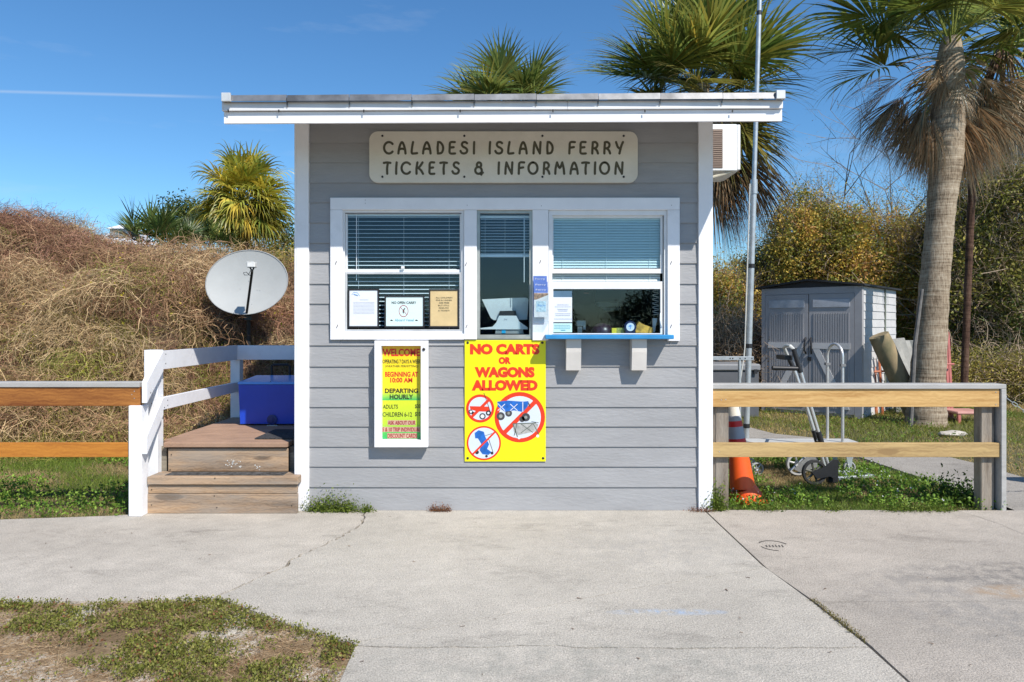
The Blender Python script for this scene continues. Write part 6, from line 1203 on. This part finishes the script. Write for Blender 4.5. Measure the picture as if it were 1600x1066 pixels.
def wheel(t, c, r, w_, tyre, hub, name='wheel', ax=(0, 1, 0)):
    a_ = Vector(ax).normalized(); o = obj(name, MB().lathe([(r * .80, -w_ / 2), (r * .96, -w_ / 2), (r, -w_ / 4), (r, w_ / 4), (r * .96, w_ / 2), (r * .80, w_ / 2), (r * .80, -w_ / 2)], c, a_, 28, False), tyre, t, True)
    b = MB().lathe([(0.001, -w_ * .3), (r * .25, -w_ * .45), (r * .25, w_ * .45), (.001, w_ * .3)], c, a_, 16, False); a1 = a_.orthogonal().normalized(); a2 = a_.cross(a1); cc = Vector(c)
    for i in range(6):
        an_ = i * math.pi / 3; d = a1 * math.cos(an_) + a2 * math.sin(an_); b.tube([cc + d * r * .2, cc + d * r * .84], r * .09, 6)
    obj('hub', b, hub, o); return o
for px, r, dd in ((1327, .055, 6.5), (1304, .055, 6.70)):
    cx_ = X(px, dd); wheel(pc_, (cx_, dd - D0, Z(730, dd) if dd == 6.5 else .03), r, .028, WG, ALU, 'caster_wheel'); obj('caster_fork', MB().xprism([(dd - D0 - .03, .0), (dd - D0 + .03, 0), (dd - D0 + .03, Zp - .036), (dd - D0 - .03, Zp - .036)], cx_ - .03, cx_ - .0) if False else MB().add([(cx_ - .055, dd - D0 - .022, Zp - .036), (cx_ + .03, dd - D0 - .022, Zp - .036), (cx_ + .01, dd - D0 - .022, .03), (cx_ - .012, dd - D0 - .022, .03), (cx_ - .055, dd - D0 - .017, Zp - .036), (cx_ + .03, dd - D0 - .017, Zp - .036), (cx_ + .01, dd - D0 - .017, .03), (cx_ - .012, dd - D0 - .017, .03)], [(0, 1, 2, 3), (7, 6, 5, 4), (0, 4, 5, 1), (1, 5, 6, 2), (2, 6, 7, 3), (3, 7, 4, 0)]), GALV, pc_)
for dd in (6.52, 6.72): wheel(pc_, (X(1184, 6.5), dd - D0, .035), .06, .03, WG, ALU, 'fixed_wheel')
# hand truck
k = 6.1; yh = k - D0; ht_ = thing('hand_truck', 'leaning aluminium hand truck with black handles and black wheels behind the right fence', 'hand truck', (X(1275, k), yh, -.03))
def q3(px, py, dd=0.): return Vector((X(px, k + dd), yh + dd, Z(py, k + dd)))
for dd, s in ((0, 0), (.30, 1)):
    # each upright: foot near the axle, top at the handle
    if s == 0: pts_ = [q3(1301, 752), q3(1283, 690), q3(1262, 620), q3(1250, 578)]; grip = [q3(1251, 582), q3(1240, 545)]
    else: pts_ = [q3(1290, 735, .3), q3(1277, 690, .3), q3(1252, 610, .3), q3(1240, 575, .3)]; grip = [q3(1241, 578, .3), q3(1231, 556, .3)]
    obj('upright', MB().tube(pts_, .016, 10), ALU, ht_, True); obj('grip_sleeve', MB().tube(grip, .021, 10), BLACKP, ht_, True)
    obj('joint_sleeve', MB().tube([pts_[1] - (pts_[2] - pts_[1]) * .05, pts_[1] + (pts_[2] - pts_[1]) * .22], .024, 10), BLACKP, ht_, True)
obj('top_loop', MB().tube([q3(1240, 546), q3(1235, 541), q3(1229, 540, .1), q3(1225, 543, .25), q3(1231, 557, .3)], .015, 10), mat('pale_handle_plastic', (.55, .55, .52), .4), ht_, True)
obj('side_grip', MB().tube([q3(1207, 575), q3(1246, 576)], .020, 10), BLACKP, ht_, True); obj('latch_block', MB().box(q3(1230, 562).x, q3(1242, 562).x, yh + .05, yh + .25, Z(563, k), Z(556, k)), BLACKP, ht_)
obj('crossbar', MB().tube([q3(1283, 688), q3(1277, 688, .3)], .012, 8).tube([q3(1262, 625), q3(1258, 625, .3)], .012, 8), ALU, ht_)
wheel(ht_, (X(1270, k), yh - .03, .098), .108, .04, RUBBER, mat('dark_hub', (.10, .10, .08), .5)); wheel(ht_, (X(1246, k + .35), yh + .35, .095), .105, .04, WG, ALU)
obj('axle_bracket', MB().prism([(X(1264, k), Z(736, k)), (X(1286, k), Z(726, k)), (X(1297, k), Z(716, k)), (X(1305, k), Z(716, k)), (X(1304, k), Z(750, k)), (X(1292, k), Z(742, k)), (X(1272, k), Z(746, k))], yh - .065, yh - .052), BLACKP, ht_); obj('axle_bracket', MB().prism([(X(1240, k + .33), Z(733, k + .33)), (X(1262, k + .33), Z(712, k + .33)), (X(1278, k + .33), Z(710, k + .33)), (X(1276, k + .33), Z(730, k + .33)), (X(1250, k + .33), Z(738, k + .33))], yh + .32, yh + .335), mat('silver_bracket', (.35, .35, .34), .4, metal=.5), ht_)
obj('foot_block', MB().box(X(1293, k), X(1308, k), yh - .02, yh + .04, .0, .09, bev=.006), BLACKP, ht_)
b = MB(); 
for (a0, c0_, a1_, c1_) in ((1305, 753, 1362, 748), (1305, 743, 1340, 741), (1340, 741, 1364, 748), (1318, 742, 1325, 752), (1335, 742, 1350, 750)):
    p0_, p1_ = G(a0, c0_), G(a1_, c1_); b.tube([(p0_[0], p0_[1], .03), (p1_[0], p1_[1], .025)], .014, 6)
obj('nose_plate', b, GALV, ht_)
# traffic cone
k = 5.55; yq = k - D0; cn_ = thing('traffic_cone', 'tall orange traffic cone with silver and red bands behind the right fence', 'traffic cone', (X(1163, k), yq, -.03))
ap = Vector((X(1146, k), yq + .05, Z(614, k))); bs = Vector((X(1160, k), yq - .0, Z(762, k))); axis = (bs - ap); Lc = axis.length; axd = axis.normalized()
def ring(t0, t1, r0, r1, m, nm): obj(nm, MB().tube([ap + axd * Lc * t0, ap + axd * Lc * t1], 1, 28, True, [r0, r1]), m, cn_, True)
def cr(t_): return .034 + .064 * t_
WHC = mat('cone_white_plastic', (.72, .68, .60), .5, .04); SIL = mat('cone_silver_tape', (.36, .37, .42), .4, .05); RDC = mat('cone_red_tape', (.60, .02, .02), .45, .05); ORC = mat('cone_orange', (.80, .10, .01), .45, .06, 6, dirt=.12)
for t0, t1, m, nm, e_ in ((0, .245, WHC, 'cone_tip', 0), (.245, .30, SIL, 'reflective_band', .0012), (.30, .36, RDC, 'red_band', .0012), (.36, .485, SIL, 'reflective_band', .0012), (.485, .53, RDC, 'red_band', .0012), (.53, 1.0, ORC, 'cone_body', 0)): ring(t0, t1, cr(t0) + e_, cr(t1) + e_, m, nm)
gc = bs + axd * .02
b = MB(); M_ = Matrix.Translation((gc.x + .03, gc.y, -.0)) @ Matrix.Rotation(R(24), 4, 'Z') @ Matrix.Rotation(R(5), 4, 'Y'); b.box(-.14, .14, -.13, .13, -.02, .012, M_); b.tube([bs, (gc.x + .035, gc.y, .0)], 1, 24, True, [.098, .125]); obj('cone_base', b, ORC, cn_)

# person inside the booth
def person():
    k_ = 6.0; y_ = k_ - D0; xc = X(914, k_); t = thing('person', 'person in dark clothes standing behind the ticket window glass', 'person', (xc, y_, .06))
    me = bpy.data.meshes.new('body'); V = [(0, 0, .92), (0, 0, 1.12), (0, 0, 1.32), (0, 0, 1.45), (0, -.01, 1.52), (0, -.02, 1.60), (0, -.015, 1.68),
        (-.10, 0, .86), (-.11, 0, .48), (-.11, .02, .10), (-.11, -.10, .08), (.10, 0, .86), (.11, 0, .48), (.11, .02, .10), (.11, -.10, .08),
        (-.17, 0, 1.40), (-.22, .02, 1.16), (-.18, -.16, 1.02), (-.17, -.22, 1.0), (.17, 0, 1.40), (.22, .02, 1.16), (.18, -.16, 1.02), (.17, -.22, 1.0)]
    E = [(0, 1), (1, 2), (2, 3), (3, 4), (4, 5), (5, 6), (0, 7), (7, 8), (8, 9), (9, 10), (0, 11), (11, 12), (12, 13), (13, 14), (3, 15), (15, 16), (16, 17), (17, 18), (3, 19), (19, 20), (20, 21), (21, 22)]
    rd = [.14, .125, .15, .10, .052, .085, .082, .095, .065, .045, .035, .095, .065, .045, .035, .062, .045, .034, .03, .062, .045, .034, .03]
    me.from_pydata([(xc + a_, y_ + b__, c_ + .06) for a_, b__, c_ in V], E, []); o = bpy.data.objects.new('body', me); C.objects.link(o)
    m = o.modifiers.new('skin', 'SKIN'); 
    for i, r_ in enumerate(rd): me.skin_vertices[0].data[i].radius = (r_, r_ * .8)
    me.skin_vertices[0].data[0].use_root = True; s = o.modifiers.new('sub', 'SUBSURF'); s.levels = s.render_levels = 2
    dg = bpy.context.evaluated_depsgraph_get(); dg.update(); nm = bpy.data.meshes.new_from_object(o.evaluated_get(dg)); bpy.data.objects.remove(o)
    nm.materials.clear(); skin = mat('skin_tone', (.35, .20, .13), .5); cloth = mat('dark_brown_cloth', (.045, .03, .028), .8, .2, 12); nm.materials.append(cloth); nm.materials.append(skin)
    for p_ in nm.polygons: p_.use_smooth = True; p_.material_index = 1 if (p_.center.z > 1.56 or (p_.center.y < y_ - .17 and .9 < p_.center.z < 1.2)) else 0
    nb = bpy.data.objects.new('body', nm); put(nb, t)
    hd = Vector((xc, y_ - .02, 1.72)); obj('hair', MB().lathe([(.001, .125), (.06, .115), (.092, .06), (.098, 0), (.092, -.08), (.080, -.20), (.05, -.24)], hd + Vector((0, .035, .0)), (0, 0, 1), 16), mat('dark_hair', (.025, .014, .01), .5, .3, 20), t, True)
    for s in (-1, 1): obj('eye', MB().lathe([(.001, .0), (.010, .004), (.001, .008)], hd + Vector((s * .03, -.085, -.01)), (0, -1, 0), 8), BLACKP, t)
    obj('nose', MB().add([tuple(hd + Vector(v)) for v in ((-.012, -.078, -.05), (.012, -.078, -.05), (0, -.10, -.045), (0, -.08, -.0))], [(0, 1, 2), (0, 2, 3), (1, 3, 2), (0, 3, 1)]), skin, t)
    obj('mouth', MB().box(hd.x - .02, hd.x + .02, hd.y - .088, hd.y - .080, hd.z - .078, hd.z - .072), mat('lips', (.28, .09, .08), .5), t)
    for s in (-1, 1):
        hp = Vector((xc + s * .17, y_ - .23, 1.06)); b_ = MB()
        for f_, (dx_, ln_) in enumerate(((-.025, .065), (-.009, .075), (.008, .07), (.024, .055))): b_.tube([hp + Vector((dx_, -.0, 0)), hp + Vector((dx_, -.04, .004)), hp + Vector((dx_, -.04 - ln_ * .5, -.015))], .008, 6)
        b_.tube([hp + Vector((-s * .03, .0, 0)), hp + Vector((-s * .05, -.03, .0)), hp + Vector((-s * .045, -.055, -.008))], .009, 6); obj('fingers', b_, skin, t, True)
person()

# weeds along the booth base and in the slab joint
def tuft(label, spots, name, cA, cB, n, hgt, sz, seed, spread=.05, leafy=True, cat='weed'):
    parts = []
    for (x, y, s) in spots:
        k_ = int(n * s); P = np.stack([x + rng.normal(size=k_) * spread * s, y + rng.normal(size=k_) * spread * .45, np.full(k_, .0)], 1); P[:, 1] = np.minimum(P[:, 1], y + .015)
        D = np.stack([rng.normal(size=k_) * .9, rng.normal(size=k_) * .5 - .3, np.ones(k_) * .8], 1); parts.append(ribbons(P, D, rng.uniform(.4, 1, k_) * hgt * s, np.full(k_, .0022), 3, .3, .5, cols(k_, cA, cB, .2)))
        if leafy:
            m = k_ * 7; P2 = np.stack([x + rng.normal(size=m) * spread * s * 1.1, y - .01 - np.abs(rng.normal(size=m)) * spread * .5, np.abs(rng.normal(size=m)) * hgt * .45 * s + .004], 1); parts.append(leaves(P2, rng.uniform(*sz, m), cols(m, cA, cB, .25), .3, .5))
    V, Q, Cc = merge(parts); o = npmesh(name, V, Q, LEAF, None, Cc); return tag(o, label, cat)
GRN = ((.08, .14, .015), (.20, .24, .04)); RDW = ((.16, .045, .025), (.26, .13, .05))
tuft('green and red weeds at the left foot of the booth wall by the white corner', [(X(500), -.03, 1.), (X(525), -.03, 1.3), (X(545), -.03, .9), (X(575), -.03, .5)], 'wall_weed', *GRN, 75, .11, (.010, .022), 1)
tuft('small reddish weed sprouting at the wall under the white notice case', [(X(682), -.03, .8), (X(697), -.03, .7)], 'wall_weed', *RDW, 50, .07, (.008, .014), 2, .03)
tuft('reddish weed at the right foot of the booth where the slab joint starts', [(X(1088), -.03, .9), (X(1102), -.03, .6)], 'wall_weed', *RDW, 30, .04, (.006, .013), 3, .04)
tuft('leafy green weed climbing the left post of the right fence', [(X(1115), .03, 1.1), (X(1124), -.005, .7), (X(1110), .0, .8)], 'wall_weed', *GRN, 60, .19, (.012, .026), 4, .035)
tuft('green weeds spilling onto the slab under the right fence', [(X(1420), .0, 1.2), (X(1448), .0, 1.0), (X(1395), .0, .8), (X(1472), .0, .6), (X(1200), .01, .7), (X(1300), .01, .6)], 'wall_weed', *GRN, 50, .05, (.01, .02), 5, .07)
jp = []; 
for py in np.linspace(938, 1000, 15): x, y = G(1273 + (py - 938) * 1.15, py); jp.append((1.505 + (y + 1.72) * -.06 if y < -1.72 else 1.5, y, random.uniform(.25, .55)))
tuft('mossy green and brown weeds growing in the slab joint', jp, 'joint_weed', (.12, .13, .02), (.28, .20, .08), 16, .03, (.005, .010), 6, .02)
pw = tuft('dark leafy plant beside the right post of the right fence', [(X(1492, 5.5), .3, 1.2), (X(1478, 5.6), .4, 1.0), (X(1508, 5.4), .2, .9)], 'leafy_weed', (.03, .06, .01), (.09, .16, .02), 45, .17, (.02, .04), 7, .085)
# stray leaves on the slab
lv = []
for i in range(46):
    px, py = random.uniform(0, 1600), random.uniform(806, 1060); x, y = G(px, py)
    if inpoly(np.array([x]), np.array([y]), vp)[0]: continue
    lv.append((x, y))
P = np.array([(x, y, .003) for x, y in lv]); D = np.stack([rng.normal(size=len(P)), rng.normal(size=len(P)), np.zeros(len(P))], 1)
V, Q, Cc = ribbons(P, D, rng.uniform(.012, .03, len(P)), rng.uniform(.004, .010, len(P)), 2, .2, 0, cols(len(P), (.10, .06, .04), (.22, .14, .08)), .3); V[:, 2] = np.abs(V[:, 2] - .003) + .003
tag(npmesh('fallen_leaves', V, Q, DRY, None, Cc), 'scattered dry leaf fragments lying on the concrete slabs', 'leaves', kind='stuff')
